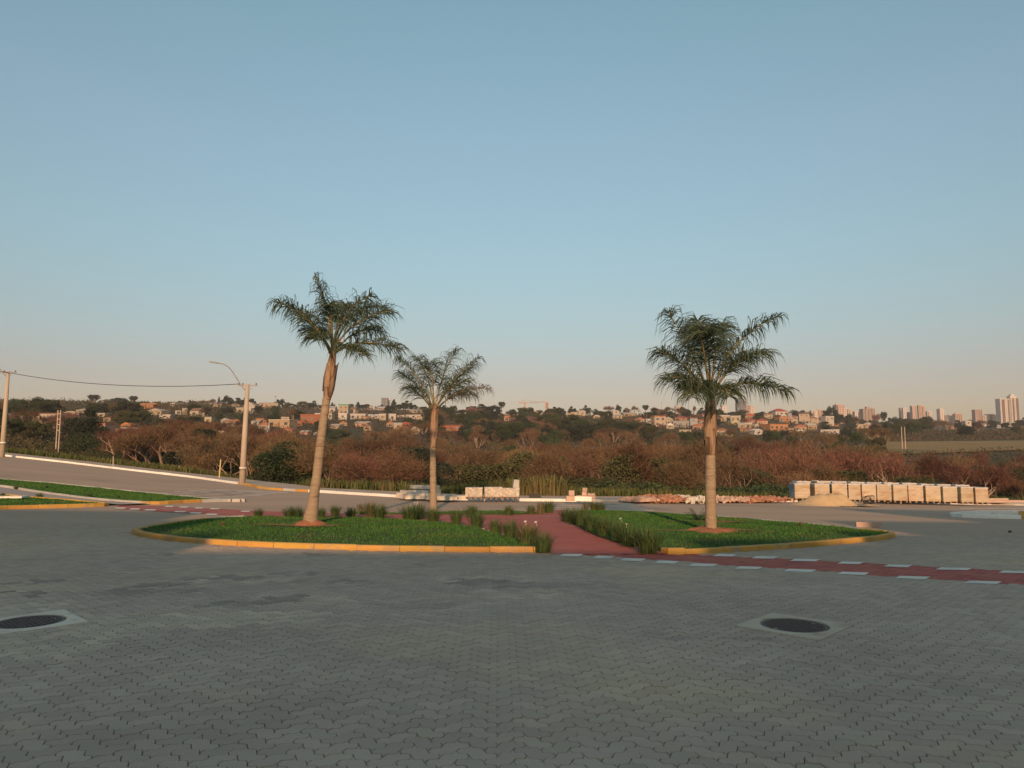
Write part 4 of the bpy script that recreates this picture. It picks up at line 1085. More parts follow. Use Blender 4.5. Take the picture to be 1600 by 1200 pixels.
# trees on the skyline: photo x, top row, width in photo pixels, kind
SKY = [(3, 626, 16, 'black'), (36, 628, 18, 'black'), (20, 634, 22, 'green'), (48, 631, 14, 'cone'), (70, 627, 24, 'pink'), (88, 633, 20, 'black'), (107, 627, 34, 'pink'), (145, 617, 20, 'parana'), (158, 632, 16, 'green'), (184, 621, 36, 'black'), (168, 627, 18, 'black'), (207, 619, 14, 'parana'), (202, 630, 22, 'pink'), (224, 627, 14, 'green'), (244, 627, 14, 'black'), (262, 628, 20, 'black'), (283, 626, 14, 'dull'), (296, 625, 12, 'cone'), (306, 626, 18, 'dull'), (318, 625, 18, 'dull'), (341, 620, 8, 'cone'), (330, 623, 18, 'dull'), (353, 618, 18, 'black'), (367, 621, 22, 'black'), (380, 621, 20, 'black'), (392, 622, 14, 'black'), (437, 623, 16, 'black'), (448, 628, 16, 'dull'), (470, 627, 20, 'olive'), (488, 626, 14, 'black'), (455, 630, 22, 'green'), (480, 632, 20, 'green'), (500, 632, 20, 'green'), (520, 629, 8, 'black'), (559, 628, 12, 'cone'), (572, 631, 20, 'black'), (546, 631, 14, 'olive'), (594, 632, 12, 'black'), (615, 624, 14, 'cone'), (626, 629, 18, 'black'), (638, 626, 16, 'black'), (647, 632, 14, 'black'), (661, 635, 16, 'olive'), (690, 633, 18, 'black'), (705, 640, 18, 'black'), (722, 640, 20, 'black'), (738, 634, 22, 'black'), (757, 631, 26, 'black'), (772, 633, 22, 'black'), (748, 640, 26, 'black'), (784, 628, 12, 'parana'), (765, 645, 24, 'black'), (815, 636, 20, 'green'), (800, 641, 18, 'black'), (843, 641, 16, 'olive'), (859, 638, 15, 'black'), (873, 637, 16, 'dull'), (895, 635, 13, 'black'), (910, 638, 14, 'black'), (918, 633, 13, 'black'), (934, 639, 16, 'black'), (950, 634, 22, 'pink'), (966, 632, 10, 'black'), (980, 637, 16, 'dull'), (992, 634, 14, 'dull'), (1009, 633, 11, 'parana'), (1022, 636, 12, 'pink'), (1037, 640, 12, 'black'), (1047, 635, 16, 'dull'), (1072, 638, 12, 'black'), (1085, 634, 10, 'dull'), (1098, 637, 14, 'black'), (1122, 638, 14, 'black'), (1145, 643, 22, 'black'), (1190, 643, 20, 'black'), (1247, 640, 30, 'black'), (1235, 643, 20, 'dull'), (1260, 643, 20, 'dull'), (1299, 634, 16, 'black'), (1310, 640, 18, 'black'), (1292, 641, 18, 'black'), (1326, 646, 16, 'black'), (1340, 650, 18, 'dull'), (1370, 646, 18, 'pink'), (1381, 644, 11, 'parana'), (1395, 651, 20, 'black'), (1410, 653, 20, 'green'), (1428, 654, 22, 'green'), (1446, 650, 26, 'black'), (1465, 655, 22, 'dull'), (1480, 657, 20, 'dull'), (1500, 656, 18, 'black'), (1516, 658, 22, 'dull'), (1533, 656, 20, 'pink'), (1550, 656, 18, 'black'), (1570, 660, 16, 'black'), (1588, 658, 14, 'black'), (1600, 652, 18, 'black')]
for px, yt, w, k in SKY:
    D = 610 if px < 420 else 650 if px < 900 else 720 if px < 1300 else 640
    g = at(px, 655, D); zt = at(px, yt, D)[2]; zb = Hs(g[0], g[1])
    h = max(zt - zb, 4.0)
    p = PROTO[k][0]
    tree(k, g[0], g[1], h, max(.35, (w * D / FPX) / (p['w'] * h / p['h'])), 'sky', zb)
# trees between the houses
def covered(px, ptop, pbot, w, D):
    for a, b, c, d, Dh in HRECT:
        if D < Dh - 1:
            ow = min(px + w / 2, b) - max(px - w / 2, a); oh = min(pbot, d) - max(ptop, c)
            if ow > 0 and oh > 0 and ow * oh > .20 * (b - a) * (d - c): return True
    return False
n = 0
for i in range(3000):
    px = TR.uniform(-20, 1620); py = TR.uniform(648, 693) if px < 1300 else TR.uniform(658, 686)
    if px > 1370 and 683 < py: continue
    g = gh(px, py)
    if g is None or g[1] < 200 or g[1] > 900: continue
    k = ['green', 'black', 'olive', 'dull', 'pink', 'cone'][int(TR.choice(6, p=[.40, .26, .12, .15, .04, .03]))]
    h = TR.uniform(4.5, 9.0); hp = h * FPX / g[1]
    if covered(px, py - hp, py, hp * 1.0, g[1]): continue
    tree(k, g[0], g[1], h, TR.uniform(1.0, 1.5), 'hill' if px < 1330 else 'field', g[2] - .2)
    n += 1
    if n >= 330: break
for L in TREES.values(): place_labels(L, 'one')

# low growth that covers the land under the trees
n = 26000
px = rng.uniform(-60, 1660, n); D = 75 * (640 / 75) ** rng.random(n)
x = (px - 800) / FPX * D; z = H(x, D)
skip = (px > 1340) & (D > 238) & (D < 338)
C = np.column_stack([x, D, z])[~skip]
m = len(C)
P = np.repeat(C, 12, 0) + rng.normal(0, 1, (m * 12, 3)) * np.array([1.3, 1.3, .45]) * np.repeat((.5 + C[:, 1] / 300), 12)[:, None] + np.array([0, 0, .4])
V, F = cards(P, rng.uniform(.12, .32, m * 12) * np.repeat(.5 + C[:, 1] / 220, 12))
M_UNDER = pm('undergrowth_leaves', (.035, .042, .018), (.085, .055, .030), 0.035, .95, island=.4)
tag(mobj('undergrowth', arr_mesh('undergrowth', V, F, 4), M_UNDER), 'low brown and green scrub between the trees and houses', 'scrub', kind='stuff')
# the dry field on the right
M_FIELD = pm('dry_field_grass', (.21, .135, .047), (.26, .17, .06), 0.05, .95, c3=(.13, .12, .045), s3=.03)
fa = [(x_, 236.0) for x_ in np.arange(88, 215, 6)] + [(x_ * 1.0, 336.0) for x_ in np.arange(300, 165, -6)]
field = sheet('dry_field', fa, M_FIELD, .35, 6.0, Hf=H)
# weeds along the far edge of the sidewalk and on the bank
M_WEED = pm('tall_weeds', (.075, .100, .026), (.130, .125, .040), 0.25, .9, island=.35, c3=(.17, .13, .06), s3=.2, t3=(.55, .7), trans=.2)
k = rng.integers(0, len(outer) - 1, 30000); f = rng.random(30000)[:, None]
base = outer[k] * (1 - f) + outer[k + 1] * f
dirn = base / np.linalg.norm(base, axis=1)[:, None]
away = rng.exponential(2.6, 30000) + .15
base = base + dirn * away[:, None]
pxx = 800 + FPX * base[:, 0] / base[:, 1]
keep = (np.abs(base[:, 0]) < .75 * base[:, 1])
tallness = np.interp(pxx, [0, 350, 640, 690, 800, 870, 900, 1200, 1240, 1600], [.55, .6, .7, .5, 1.0, 1.2, .6, .5, .4, .5])
P = np.column_stack([base, H(base[:, 0], base[:, 1]) - .05])[keep]
hh = (tallness * rng.uniform(.5, 1.3, 30000))[keep]
V, F = blades(P, hh, rng.uniform(.1, .6, len(P)), hh * .09)
tag(mobj('roadside_weeds', arr_mesh('roadside_weeds', V, F, 3), M_WEED), 'tall yellow-green weeds along the back of the far sidewalk', 'weeds', kind='stuff')
n = 26000
px = rng.uniform(-40, 420, n); D = rng.uniform(58, 150, n); x = (px - 800) / FPX * D
a_, d_, w_ = polar(x, D)
ok = d_ > Ykerb(a_) + 5
P = np.column_stack([x, D, H(x, D) - .05])[ok]
hh = rng.uniform(.3, .8, len(P))
V, F = blades(P, hh, rng.uniform(.1, .6, len(P)), hh * .16)
M_BANK = pm('bank_grass', (.065, .105, .030), (.120, .140, .045), 0.08, .9, island=.35, trans=.2)
tag(mobj('bank_grass', arr_mesh('bank_grass', V, F, 3), M_BANK), 'rough green grass on the bank left of the wood', 'grass', kind='stuff')

# ================================================================ palms
M_TRUNK = pm('palm_trunk', (.255, .19, .127), (.34, .26, .178), 3.0, .9, .5, 25, coord='Object', stretch=(1, 1, 6), c3=(.17, .12, .08), s3=2.2, t3=(.54, .68))
M_SHEATH = pm('palm_leaf_base', (.25, .155, .10), (.36, .25, .165), 3.0, .85, .8, 12, coord='Object', stretch=(7, 7, .6), c3=(.10, .055, .035), s3=1.8, t3=(.48, .62))
M_RACHIS = pm('palm_rachis', (.26, .22, .09), (.34, .26, .13), 2.0, .7)
M_FROND = pm('palm_leaflets', (.062, .096, .052), (.100, .125, .068), 1.5, .6, island=.45, trans=.3, spec=.4)
M_FRONDD = pm('palm_leaflets_drying', (.10, .085, .035), (.15, .11, .05), 1.5, .7, island=.3, trans=.18)
prg = np.random.default_rng(17)

def frond(root, P0, C, P2, L=.55, nl=66, mat=None, start=.27):
    P0, C, P2 = (np.asarray(p, float) for p in (P0, C, P2))
    t = np.linspace(0, 1, 15)[:, None]
    pts = (1 - t) ** 2 * P0 + 2 * t * (1 - t) * C + t * t * P2
    o = MB().tube(pts, np.linspace(.030, .006, 15), 6).build('frond', M_RACHIS, root, True)
    n = nl * 2
    u = start + (1 - start) * np.sort(prg.random(n)) ** .92
    Q = (1 - u)[:, None] ** 2 * P0 + (2 * u * (1 - u))[:, None] * C + (u * u)[:, None] * P2
    T = 2 * ((1 - u)[:, None] * (C - P0) + u[:, None] * (P2 - C)); T /= np.linalg.norm(T, axis=1)[:, None]
    up = np.array([0, 0, 1.0])
    S_ = np.cross(T, up); S_ /= np.linalg.norm(S_, axis=1)[:, None] + 1e-6
    Nn = np.cross(S_, T)
    side = np.where(np.arange(n) % 2 == 0, 1.0, -1.0)
    ang = prg.uniform(-.35, .95, n)            # queen-palm leaflets stand out in several planes
    D = S_ * (side * np.cos(ang))[:, None] + Nn * np.sin(ang)[:, None] + T * prg.uniform(.35, .8, n)[:, None]
    D /= np.linalg.norm(D, axis=1)[:, None]
    ln = L * (0.55 + .55 * np.sin(np.clip(u * 1.05, 0, 1) * math.pi * .9)) * prg.uniform(.6, 1.3, n)
    dr = prg.uniform(.45, 1.0, n)
    A = Q; B = Q + D * (ln * .38)[:, None]
    D2 = D * .8 - up * (.25 + .6 * dr)[:, None]; D2 /= np.linalg.norm(D2, axis=1)[:, None]
    Cc = B + D2 * (ln * .34)[:, None]
    D3 = D * .4 - up * (.6 + .8 * dr)[:, None]; D3 /= np.linalg.norm(D3, axis=1)[:, None]
    E = Cc + D3 * (ln * .34)[:, None]
    w = prg.uniform(.007, .0125, n)[:, None]
    wd = np.cross(D, prg.normal(size=(n, 3))); wd /= np.linalg.norm(wd, axis=1)[:, None]
    V = np.stack([A - wd * w * .5, A + wd * w * .5, B - wd * w, B + wd * w, Cc - wd * w * .8, Cc + wd * w * .8, E], 1).reshape(-1, 3)
    b = np.arange(n)[:, None] * 7
    F = np.concatenate([b + np.array([q]) for q in ([0, 1, 3], [0, 3, 2], [2, 3, 5], [2, 5, 4], [4, 5, 6])])
    mobj('leaflets', arr_mesh('leaflets', V, F, 3), mat or M_FROND, o)
    return o

def palm(label, trunk, sheath, hub, fronds, L, D, mound=None, nl=70):
    """trunk: photo points (x, y, width) from the ground up; fronds: (root x, y), (middle x, y, depth), (tip x, y, depth)"""
    gx, gy = trunk[0][:2]
    base = at(gx, gy, D)
    base[2] = lawn_h(base[0], base[1])
    root = empty('palm_tree', base)
    tag(root, label, 'palm', 'palms on the traffic islands')
    def loc(px, py, dd=0.0): return at(px, py, D + dd) - base
    pts = np.array([loc(a, b) for a, b, _ in trunk]); pts[0, 2] = -.15
    rad = np.array([w / 2 / FPX * D for _, _, w in trunk])
    arc = np.concatenate([[0], np.cumsum(np.linalg.norm(np.diff(pts, axis=0), axis=1))])
    s_ = np.arange(0, arc[-1], .028)
    P = np.stack([np.interp(s_, arc, pts[:, k]) for k in range(3)], 1)
    for _ in range(6): P[1:-1] = (P[:-2] + P[2:] + 2 * P[1:-1]) / 4
    R = np.interp(s_, arc, rad)
    ring = np.abs(((s_ / .115 + .25 * np.sin(s_ * 3)) % 1.0) - .5) * 2
    R = R * (1 - .05 * (ring > .82)) * (1 + .012 * prg.normal(size=len(R)))
    MB().tube(P, R, 16).build('trunk', M_TRUNK, root, True)
    # the shaft of old leaf bases
    sp = np.array([loc(a, b) for a, b, _ in sheath]); sr = np.array([w / 2 / FPX * D for _, _, w in sheath])
    tt = np.linspace(0, len(sp) - 1, 26)
    SP = np.stack([np.interp(tt, np.arange(len(sp)), sp[:, k]) for k in range(3)], 1); SR = np.interp(tt, np.arange(len(sp)), sr)
    MB().tube(SP, SR, 14).build('leaf_shaft', M_SHEATH, root, True)
    Ls = np.linalg.norm(sp[-1] - sp[0])
    for k in range(9):
        az = k * 2.4 + prg.uniform(-.3, .3); t0 = prg.uniform(.0, .4); t1 = min(1.0, t0 + prg.uniform(.35, .6))
        m = 7; tq = np.linspace(t0, t1, m) * (len(sp) - 1)
        c = np.stack([np.interp(tq, np.arange(len(sp)), sp[:, j]) for j in range(3)], 1); rr_ = np.interp(tq, np.arange(len(sp)), sr)
        q = np.linspace(0, 1, m)
        rr_ = rr_ * 1.05 + .012 + (.045 * q ** 3 if k % 3 == 0 else 0)
        half = .85 * np.sin(np.clip(q * .9 + .1, 0, 1) * math.pi) ** .7
        V = []
        for i in range(m):
            for da in (-half[i], 0, half[i]):
                rad_ = rr_[i] + (.012 if da == 0 else 0)
                V.append(c[i] + rad_ * np.array([math.cos(az + da), math.sin(az + da), 0]))
        F = []
        for i in range(m - 1):
            for j in range(2):
                F.append((i * 3 + j, i * 3 + j + 1, i * 3 + j + 4, i * 3 + j + 3))
        MB().add(V, F).build('leaf_sheath', M_SHEATH, root, True)
    for f in fronds:
        (ax, ay), c, tip = f[0], f[1], f[2]
        frond(root, loc(ax, ay), loc(*c), loc(*tip), L * (f[3] if len(f) > 3 else 1), nl=nl, mat=M_FRONDD if len(f) > 4 else None)
    if mound:
        mr, mh = mound
        n = 26; a = np.arange(n) * 2 * math.pi / n
        V, F = [(0, 0, mh)], []
        for j, q in enumerate((.35, .7, 1.0)):
            for k in range(n):
                r_ = mr * q * (1 + .22 * math.sin(3 * a[k] + 1) * q + .1 * math.sin(7 * a[k]))
                V.append((r_ * math.cos(a[k]), r_ * math.sin(a[k]) * .8, mh * (1 - q ** 1.5) + (prg.normal(0, .012) if q < 1 else -.05)))
        F += [(0, 1 + k, 1 + (k + 1) % n) for k in range(n)]
        for j in range(2):
            F += [(1 + j * n + k, 1 + (j + 1) * n + k, 1 + (j + 1) * n + (k + 1) % n, 1 + j * n + (k + 1) % n) for k in range(n)]
        mo = MB().add(V, F).build('soil_mound', M_SOIL, None, True)
        mo.location = base
        tag(mo, 'red soil heaped round the foot of the ' + label.split(' palm')[0] + ' palm', 'soil', 'soil mounds round the palms')
    return root

D1 = gp(484, 821, .1)[1]; D2 = gp(677, 792, .1)[1]; D3 = gp(1111, 831, .1)[1]
palm('tall leaning palm on the left island with a bent tan trunk',
     [(483, 822, 27), (486, 806, 22), (488.5, 792, 18), (491, 770, 16), (495, 745, 14.5), (500, 700, 14), (505, 660, 13), (511, 618, 12)],
     [(511, 625, 11.5), (513, 608, 15.5), (515, 590, 16.5), (518, 570, 13), (521, 550, 10), (522, 532, 6)], (521, 540),
     [((519, 545), (512, 470, .3), (492, 432, .2), .8),
      ((516, 546), (478, 478, -.4), (431, 473, -.6)), ((516, 548), (488, 500, .9), (462, 486, 1.3)),
      ((520, 543), (535, 478, -.2), (580, 462, -.3)), ((521, 545), (548, 470, .9), (603, 480, 1.0)), ((521, 546), (552, 492, -.7), (612, 486, -1.0)),
      ((522, 549), (558, 505, .3), (597, 518, .3), .85), ((522, 552), (565, 522, -.4), (624, 546, -.6)), ((522, 553), (540, 530, -.9), (568, 556, -1.4), .8),
      ((516, 551), (503, 510, -.5), (490, 530, -.9), .75), ((516, 553), (498, 505, .6), (478, 520, 1.0), .7),
      ((519, 548), (519, 480, -.9), (514, 476, -1.3), .8), ((520, 546), (530, 480, .8), (540, 478, 1.3), .85),],
     .64, D1, (.42, .16), 78)
palm('shorter upright palm on the back island behind the grass clumps',
     [(677, 794, 12), (677, 780, 11), (676.5, 740, 10), (676.5, 705, 9.5), (677, 690, 9.5)],
     [(677, 700, 9.5), (677, 680, 11.5), (678, 660, 11), (678.5, 642, 9.5), (679, 630, 5)], (679, 632),
     [((677, 640), (655, 580, -.4), (623, 562, -.6)), ((677, 640), (648, 592, .8), (628, 585, 1.2)), ((678, 638), (668, 570, .5), (650, 558, .8)), ((678, 638), (676, 570, -.8), (670, 566, -1.5), .9),
      ((679, 638), (692, 572, .5), (716, 545, .8)), ((680, 638), (705, 590, -.6), (748, 558, -.9)), ((680, 640), (708, 590, .9), (740, 572, 1.4)), ((680, 641), (700, 600, -1.2), (730, 595, -2.0), .9),
      ((676, 641), (655, 610, -1.0), (637, 605, -1.6), .85),
      ((681, 642), (712, 602, -.2), (764, 608, -.4), .85, 1), ((681, 642), (705, 608, .5), (744, 618, .8), .8, 1)],
     .74, D2, None)
palm('stout straight palm on the right island with a bushy crown',
     [(1111, 834, 19), (1111, 826, 17.5), (1110.5, 800, 17), (1110, 760, 16.5), (1110, 720, 15.5), (1110, 705, 14.5)],
     [(1110, 712, 15), (1110, 690, 17), (1109.5, 665, 16.5), (1110, 640, 13), (1110, 618, 11), (1109, 600, 6)], (1110, 605),
     [((1108, 618), (1082, 540, -.2), (1044, 488, -.4)), ((1107, 618), (1072, 560, -.5), (1029, 549, -.8)), ((1107, 621), (1078, 580, -.7), (1045, 592, -1.1), .9), ((1107, 622), (1090, 595, .5), (1066, 604, .8), .8),
      ((1110, 616), (1106, 500, -.7), (1104, 520, -1.7), 1.25), ((1110, 616), (1098, 530, .6), (1090, 500, 1.0)), ((1109, 617), (1100, 540, -1.0), (1092, 515, -1.6)), ((1110, 617), (1120, 530, .8), (1128, 505, 1.3)),
      ((1112, 616), (1140, 520, -.2), (1218, 494, -.4), .9), ((1113, 618), (1150, 545, -.6), (1198, 553, -1.0)), ((1113, 618), (1142, 560, .7), (1170, 560, 1.1), .9),
      ((1113, 622), (1160, 580, -.2), (1228, 612, -.3), .9), ((1112, 622), (1128, 590, -.7), (1140, 620, -1.1), .85), ((1108, 622), (1098, 590, -.8), (1082, 622, -1.2), .85)],
     .66, D3, (.62, .10), 92)

# bare soil patches on the right island
def soil_patch(px, py, w, d, label):
    g = gp(px, py, .1)
    n = 28; a = np.arange(n) * 2 * math.pi / n
    q = np.column_stack([g[0] + w * np.cos(a) * (1 + .2 * np.sin(3 * a)), g[1] + d * np.sin(a) * (1 + .2 * np.cos(5 * a))])
    f0 = lambda x, y: np.array([lawn_h(float(u), float(v)) for u, v in zip(x, y)]) + .02
    o = sheet('soil_patch', q, M_SOIL, 0.0, .3, Hf=f0, kind=None)
    tag(o, label, 'soil', 'bare soil in the lawn')
soil_patch(1075, 830, .75, .22, 'bare reddish soil beside the right palm on its left')
soil_patch(1150, 829, .6, .2, 'bare reddish soil beside the right palm on its right')
soil_patch(1105, 816, 1.0, .25, 'thin strip of bare soil behind the right palm')
soil_patch(470, 822, 1.1, .25, 'bare soil strip left of the leaning palm foot')

# ================================================================ spiky grass clumps
M_CLUMP = pm('clump_leaves', (.060, .105, .034), (.090, .130, .042), 2.0, .7, island=.35, trans=.2, c3=(.16, .14, .05), s3=.45, t3=(.54, .7))
M_CLUMPD = pm('clump_leaves_dry', (.13, .115, .045), (.17, .14, .055), 2.0, .75, island=.3, trans=.15)
M_PETAL = pm('white_petal', (.75, .73, .70), None, rough=.6)
def clump_mesh(seed, n=300, spread=1.35):
    global rng
    old = rng; rng = np.random.default_rng(seed)
    P = rng.normal(0, .09, (n, 3)); P[:, 2] = 0
    h = rng.uniform(.55, 1.08, n) * .62
    az = np.arctan2(P[:, 1], P[:, 0]) + rng.normal(0, .5, n)
    lean = rng.uniform(.05, .75, n) ** 1.2 * spread
    d = np.stack([np.cos(az), np.sin(az), np.zeros(n)], 1); s_ = np.stack([-np.sin(az), np.cos(az), np.zeros(n)], 1)
    w = rng.uniform(.010, .018, n)[:, None]
    V = []
    for q, ws in ((0, .8), (.4, 1.0), (.75, .7)):
        c = P + d * (lean * h * q ** 1.8)[:, None] + np.array([0, 0, 1.0]) * (h * (q - .25 * lean * q * q))[:, None]
        V += [c - s_ * w * ws / 2, c + s_ * w * ws / 2]
    V.append(P + d * (lean * h * 1.05)[:, None] + np.array([0, 0, 1.0]) * (h * (1 - .33 * lean))[:, None])
    V = np.stack(V, 1).reshape(-1, 3)
    b = np.arange(n)[:, None] * 7
    F = np.concatenate([b + np.array([q]) for q in ([0, 1, 3], [0, 3, 2], [2, 3, 5], [2, 5, 4], [4, 5, 6])])
    rng = old
    return V, F
CL = []
for s_ in range(5):
    V, F = clump_mesh(100 + s_); me = arr_mesh('leaves', V, F, 3); me.materials.append(M_CLUMP); CL.append(me)
for s_ in range(2):
    V, F = clump_mesh(110 + s_, 150, .6); me = arr_mesh('leaves', V, F, 3); me.materials.append(M_CLUMPD); CL.append(me)
FL = MB()
for k in range(5):
    a = k * 2 * math.pi / 5; FL.add([(0, 0, 0), (.030 * math.cos(a - .4), .030 * math.sin(a - .4), .012), (.045 * math.cos(a), .045 * math.sin(a), .010), (.030 * math.cos(a + .4), .030 * math.sin(a + .4), .012)], [(0, 1, 2, 3)])
FL.tube([(0, 0, -.12), (0, 0, 0)], .004, 5)
FLM = FL.mesh('flower'); FLM.materials.append(M_PETAL)
crg = np.random.default_rng(23)
# photo foot x, foot y, photo height, kind, row
CLUMPS = [
 (404, 806, 17, 'n', 'back'), (452, 807, 20, 'n', 'back'), (466, 807, 21, 'n', 'back'), (502, 806, 18, 'n', 'back'), (524, 804, 20, 'n', 'back'), (548, 807, 20, 'n', 'back'), (579, 804, 24, 'n', 'back'), (593, 809, 26, 'n', 'back'), (563, 798, 15, 'd', 'back'),
 (640, 811, 28, 'f', 'back'), (656, 808, 26, 'f', 'back'), (677, 815, 24, 'n', 'back'), (713, 819, 24, 'n', 'back'), (736, 806, 22, 'n', 'back'), (745, 822, 28, 'n', 'back'), (774, 831, 26, 'n', 'back'), (797, 840, 30, 'n', 'back'), (823, 850, 34, 'f', 'back'), (848, 858, 36, 'n', 'back'),
 (795, 803, 17, 'n', 'strip'), (830, 801, 16, 'n', 'strip'), (845, 801, 20, 'd', 'strip'), (857, 799, 20, 'n', 'strip'),
 (886, 812, 26, 'n', 'right'), (898, 816, 30, 'n', 'right'), (908, 820, 32, 'n', 'right'), (922, 828, 32, 'n', 'right'), (944, 836, 34, 'n', 'right'), (968, 844, 36, 'f', 'right'), (984, 849, 38, 'n', 'right'), (1013, 859, 48, 'n', 'right'), (928, 798, 16, 'f', 'far'), (938, 798, 18, 'n', 'far'), (916, 799, 16, 'd', 'far'),
]
cl_by = {}
for i, (px, py, hp, kd, row) in enumerate(CLUMPS):
    g = gp(px, py, .06 if row != 'strip' else .05)
    z = lawn_h(g[0], g[1])
    root = empty('grass_clump', (g[0], g[1], z - .01), float(crg.uniform(0, 6.28)))
    k = (hp / FPX * g[1]) / (.62 if row == 'right' else .56)
    me = CL[5 + int(crg.integers(0, 2))] if kd == 'd' else CL[int(crg.integers(0, 5))]
    o = put(bpy.data.objects.new('leaves', me), root); o.scale = (k * crg.uniform(.8, 1.0),) * 2 + (k,)
    if kd == 'f':
        for _ in range(2):
            f = put(bpy.data.objects.new('flower', FLM), root)
            f.location = (crg.uniform(-.16, .16), crg.uniform(-.16, .16), k * .58 * crg.uniform(.75, 1.02)); f.scale = (.75,) * 3; f.rotation_euler = (.5, .2, crg.uniform(0, 6))
    tag(root, None, 'grass clump', 'spiky grass clumps on the islands')
    cl_by.setdefault(row, []).append((px, root, {'n': 'green', 'd': 'dry yellowish', 'f': 'flowery'}[kd]))
RT = {'back': 'in the row behind the left island', 'strip': 'on the back strip before the zebra crossing', 'right': 'along the right island path side', 'far': 'at the right island back corner'}
for row, L in cl_by.items():
    L.sort(key=lambda t: t[0])
    for n_, (px, o, look) in enumerate(L):
        o['label'] = f"{look} spiky clump, {('first' if n_ == 0 else ORD[n_])} from left {RT[row]}"
# young plants on the left median
for j, (px, py, hp, lb) in enumerate([(25, 763, 9, 'tiny dark seedling on the upper median lawn nearest the left picture edge'), (62, 777, 13, 'small dark sapling between the pale median path and lower lawn'), (140, 777, 9, 'little dark shrub on the upper median lawn below the white kerb'), (184, 779, 6, 'tiniest seedling near the tapering end of the upper median lawn'), (4, 778, 8, 'dark low plant on the lower median lawn at the left picture edge'), (72, 764, 7, 'thin seedling between two others on the upper median lawn')]):
    g = gp(px, py, .08); k = (hp / FPX * g[1]) / .6
    root = empty('seedling', (g[0], g[1], lawn_h(g[0], g[1]) - .01)); tag(root, lb, 'young plant', 'young plants on the median')
    o = put(bpy.data.objects.new('leaves', CL[j % 5]), root); o.scale = (k * .8, k * .8, k)
# a cycad beside the right palm
g = gp(1092, 814, .1); root = empty('cycad', (g[0], g[1], lawn_h(g[0], g[1]) - .02)); tag(root, 'small dark feathery cycad just left of the stout right palm', 'cycad')
M_CYC = pm('cycad_leaves', (.035, .040, .022), (.055, .055, .03), 3, .6, island=.2)
for k in range(15):
    az = k * 2.4; el = .35 + .75 * (k % 5) / 5; ln = .46 * crg.uniform(.8, 1.1)
    d = np.array([math.cos(az), math.sin(az), 0])
    frp = [d * ln * math.cos(el) * t + np.array([0, 0, ln * math.sin(el) * t * (1.5 - .55 * t)]) for t in np.linspace(0, 1, 7)]
    mb = MB().tube(frp, np.linspace(.008, .003, 7), 4)
    for q in np.linspace(.15, 1, 16):
        p = np.array([np.interp(q, np.linspace(0, 1, 7), [f_[j] for f_ in frp]) for j in range(3)])
        for sd_ in (-1, 1):
            s_ = np.array([-d[1], d[0], 0]) * sd_ * .10 * math.sin(q * 2.6 + .3) + d * .035 + np.array([0, 0, .02])
            mb.add([p - d * .009, p + d * .009, p + s_], [(0, 1, 2)])
    mb.build('frond', M_CYC, root)
M_DRYG = pm('dry_tussock', (.16, .12, .06), (.12, .09, .045), 3, .9)
for px, py, lb in [(348, 822, 'small brown dry tuft on the left part of the left island'), (1251, 822, 'small brown dry tuft on the right island lawn right of the palm')]:
    g = gp(px, py, .1); root = empty('dry_tuft', (g[0], g[1], lawn_h(g[0], g[1]) - .01)); tag(root, lb, 'dry tuft')
    me = CL[5].copy(); me.materials.clear(); me.materials.append(M_DRYG)
    o = put(bpy.data.objects.new('leaves', me), root); o.scale = (.22, .22, .22)

# ================================================================ poles, wire, posts
M_POLE = pm('pole_concrete', (.36, .30, .23), (.43, .355, .275), 1.2, .9, .2, 25)
M_STEEL = pm('galvanised_steel', (.20, .20, .20), (.26, .26, .26), 3, .5, spec=.5)
M_WIRE = pm('black_cable', (.03, .03, .03), None, rough=.6)
def light_pole(label, foot, top, w, arm_side):
    g = gp(*foot); D = g[1]
    root = empty('street_lamp', (g[0], g[1], Hps(g[0], g[1])))
    tag(root, label, 'street lamp', 'concrete street lamps along the far kerb')
    t = at(top[0], top[1], D) - g
    r0 = w / 2 / FPX * D
    MB().tube([(0, 0, -.3), t * .5, t], [r0 * 1.05, r0 * .85, r0 * .62], 16).build('shaft', M_POLE, root, True)
    h = t[2]
    c = t * .165; MB().tube([c - t * .006, c + t * .006], r0 * 1.03 + .02, 16).build('band', M_WHITE, root, True)
    c = t * .148; MB().tube([c - t * .002, c + t * .002], r0 * 1.04 + .015, 16).build('band', M_WIRE, root, True)
    # slanted lamp arm
    p = [t * .915, t * .965 + np.array([-.32, -.1, .05]), t + np.array([-.95, -.35, .85]), t + np.array([-1.32, -.5, 1.18]), t + np.array([-1.75, -.62, 1.30])]
    cp = curve_pts(np.array(p), .12)
    arm = MB().tube(cp, .030, 8).build('lamp_arm', M_STEEL, root, True)
    e = cp[-1]
    hd = MB().box((0, 0, 0), (.62, .24, .07), taper=.8).build('lamp_head', M_STEEL, root)
    hd.location = e + np.array([-.18, -.05, .02]); hd.rotation_euler = (0, .14, .3)
    ln = MB().box((-.05, 0, -.040), (.40, .18, .02)).build('lens', pm('lamp_lens', (.5, .5, .48), None, rough=.3) if 'lamp_lens' not in MATS else MATS['lamp_lens'], hd)
    # bracket and insulators near the top
    b = MB().box(t * .985, (1.25, .08, .08)); b.box(t * .955, (.5, .06, .06)); b.build('crossarm', M_STEEL, root)
    for q in (-.55, -.3, .55):
        MB().tube([t * .985 + np.array([q, 0, .04]), t * .985 + np.array([q, 0, .16])], [.05, .035], 8).build('insulator', M_IRON, root)
    return root, g + t * .985 + np.array([-.55, 0, .1])
lp1, w1 = light_pole('concrete street lamp with curved arm by the zebra crossing, nearer of two', (378, 757.5), (387, 600), 9.5, -1)
lp2, w2 = light_pole('concrete street lamp pole at the left picture edge up the slope', (3, 714), (13, 580), 7.5, -1)
t = np.linspace(0, 1, 30)[:, None]
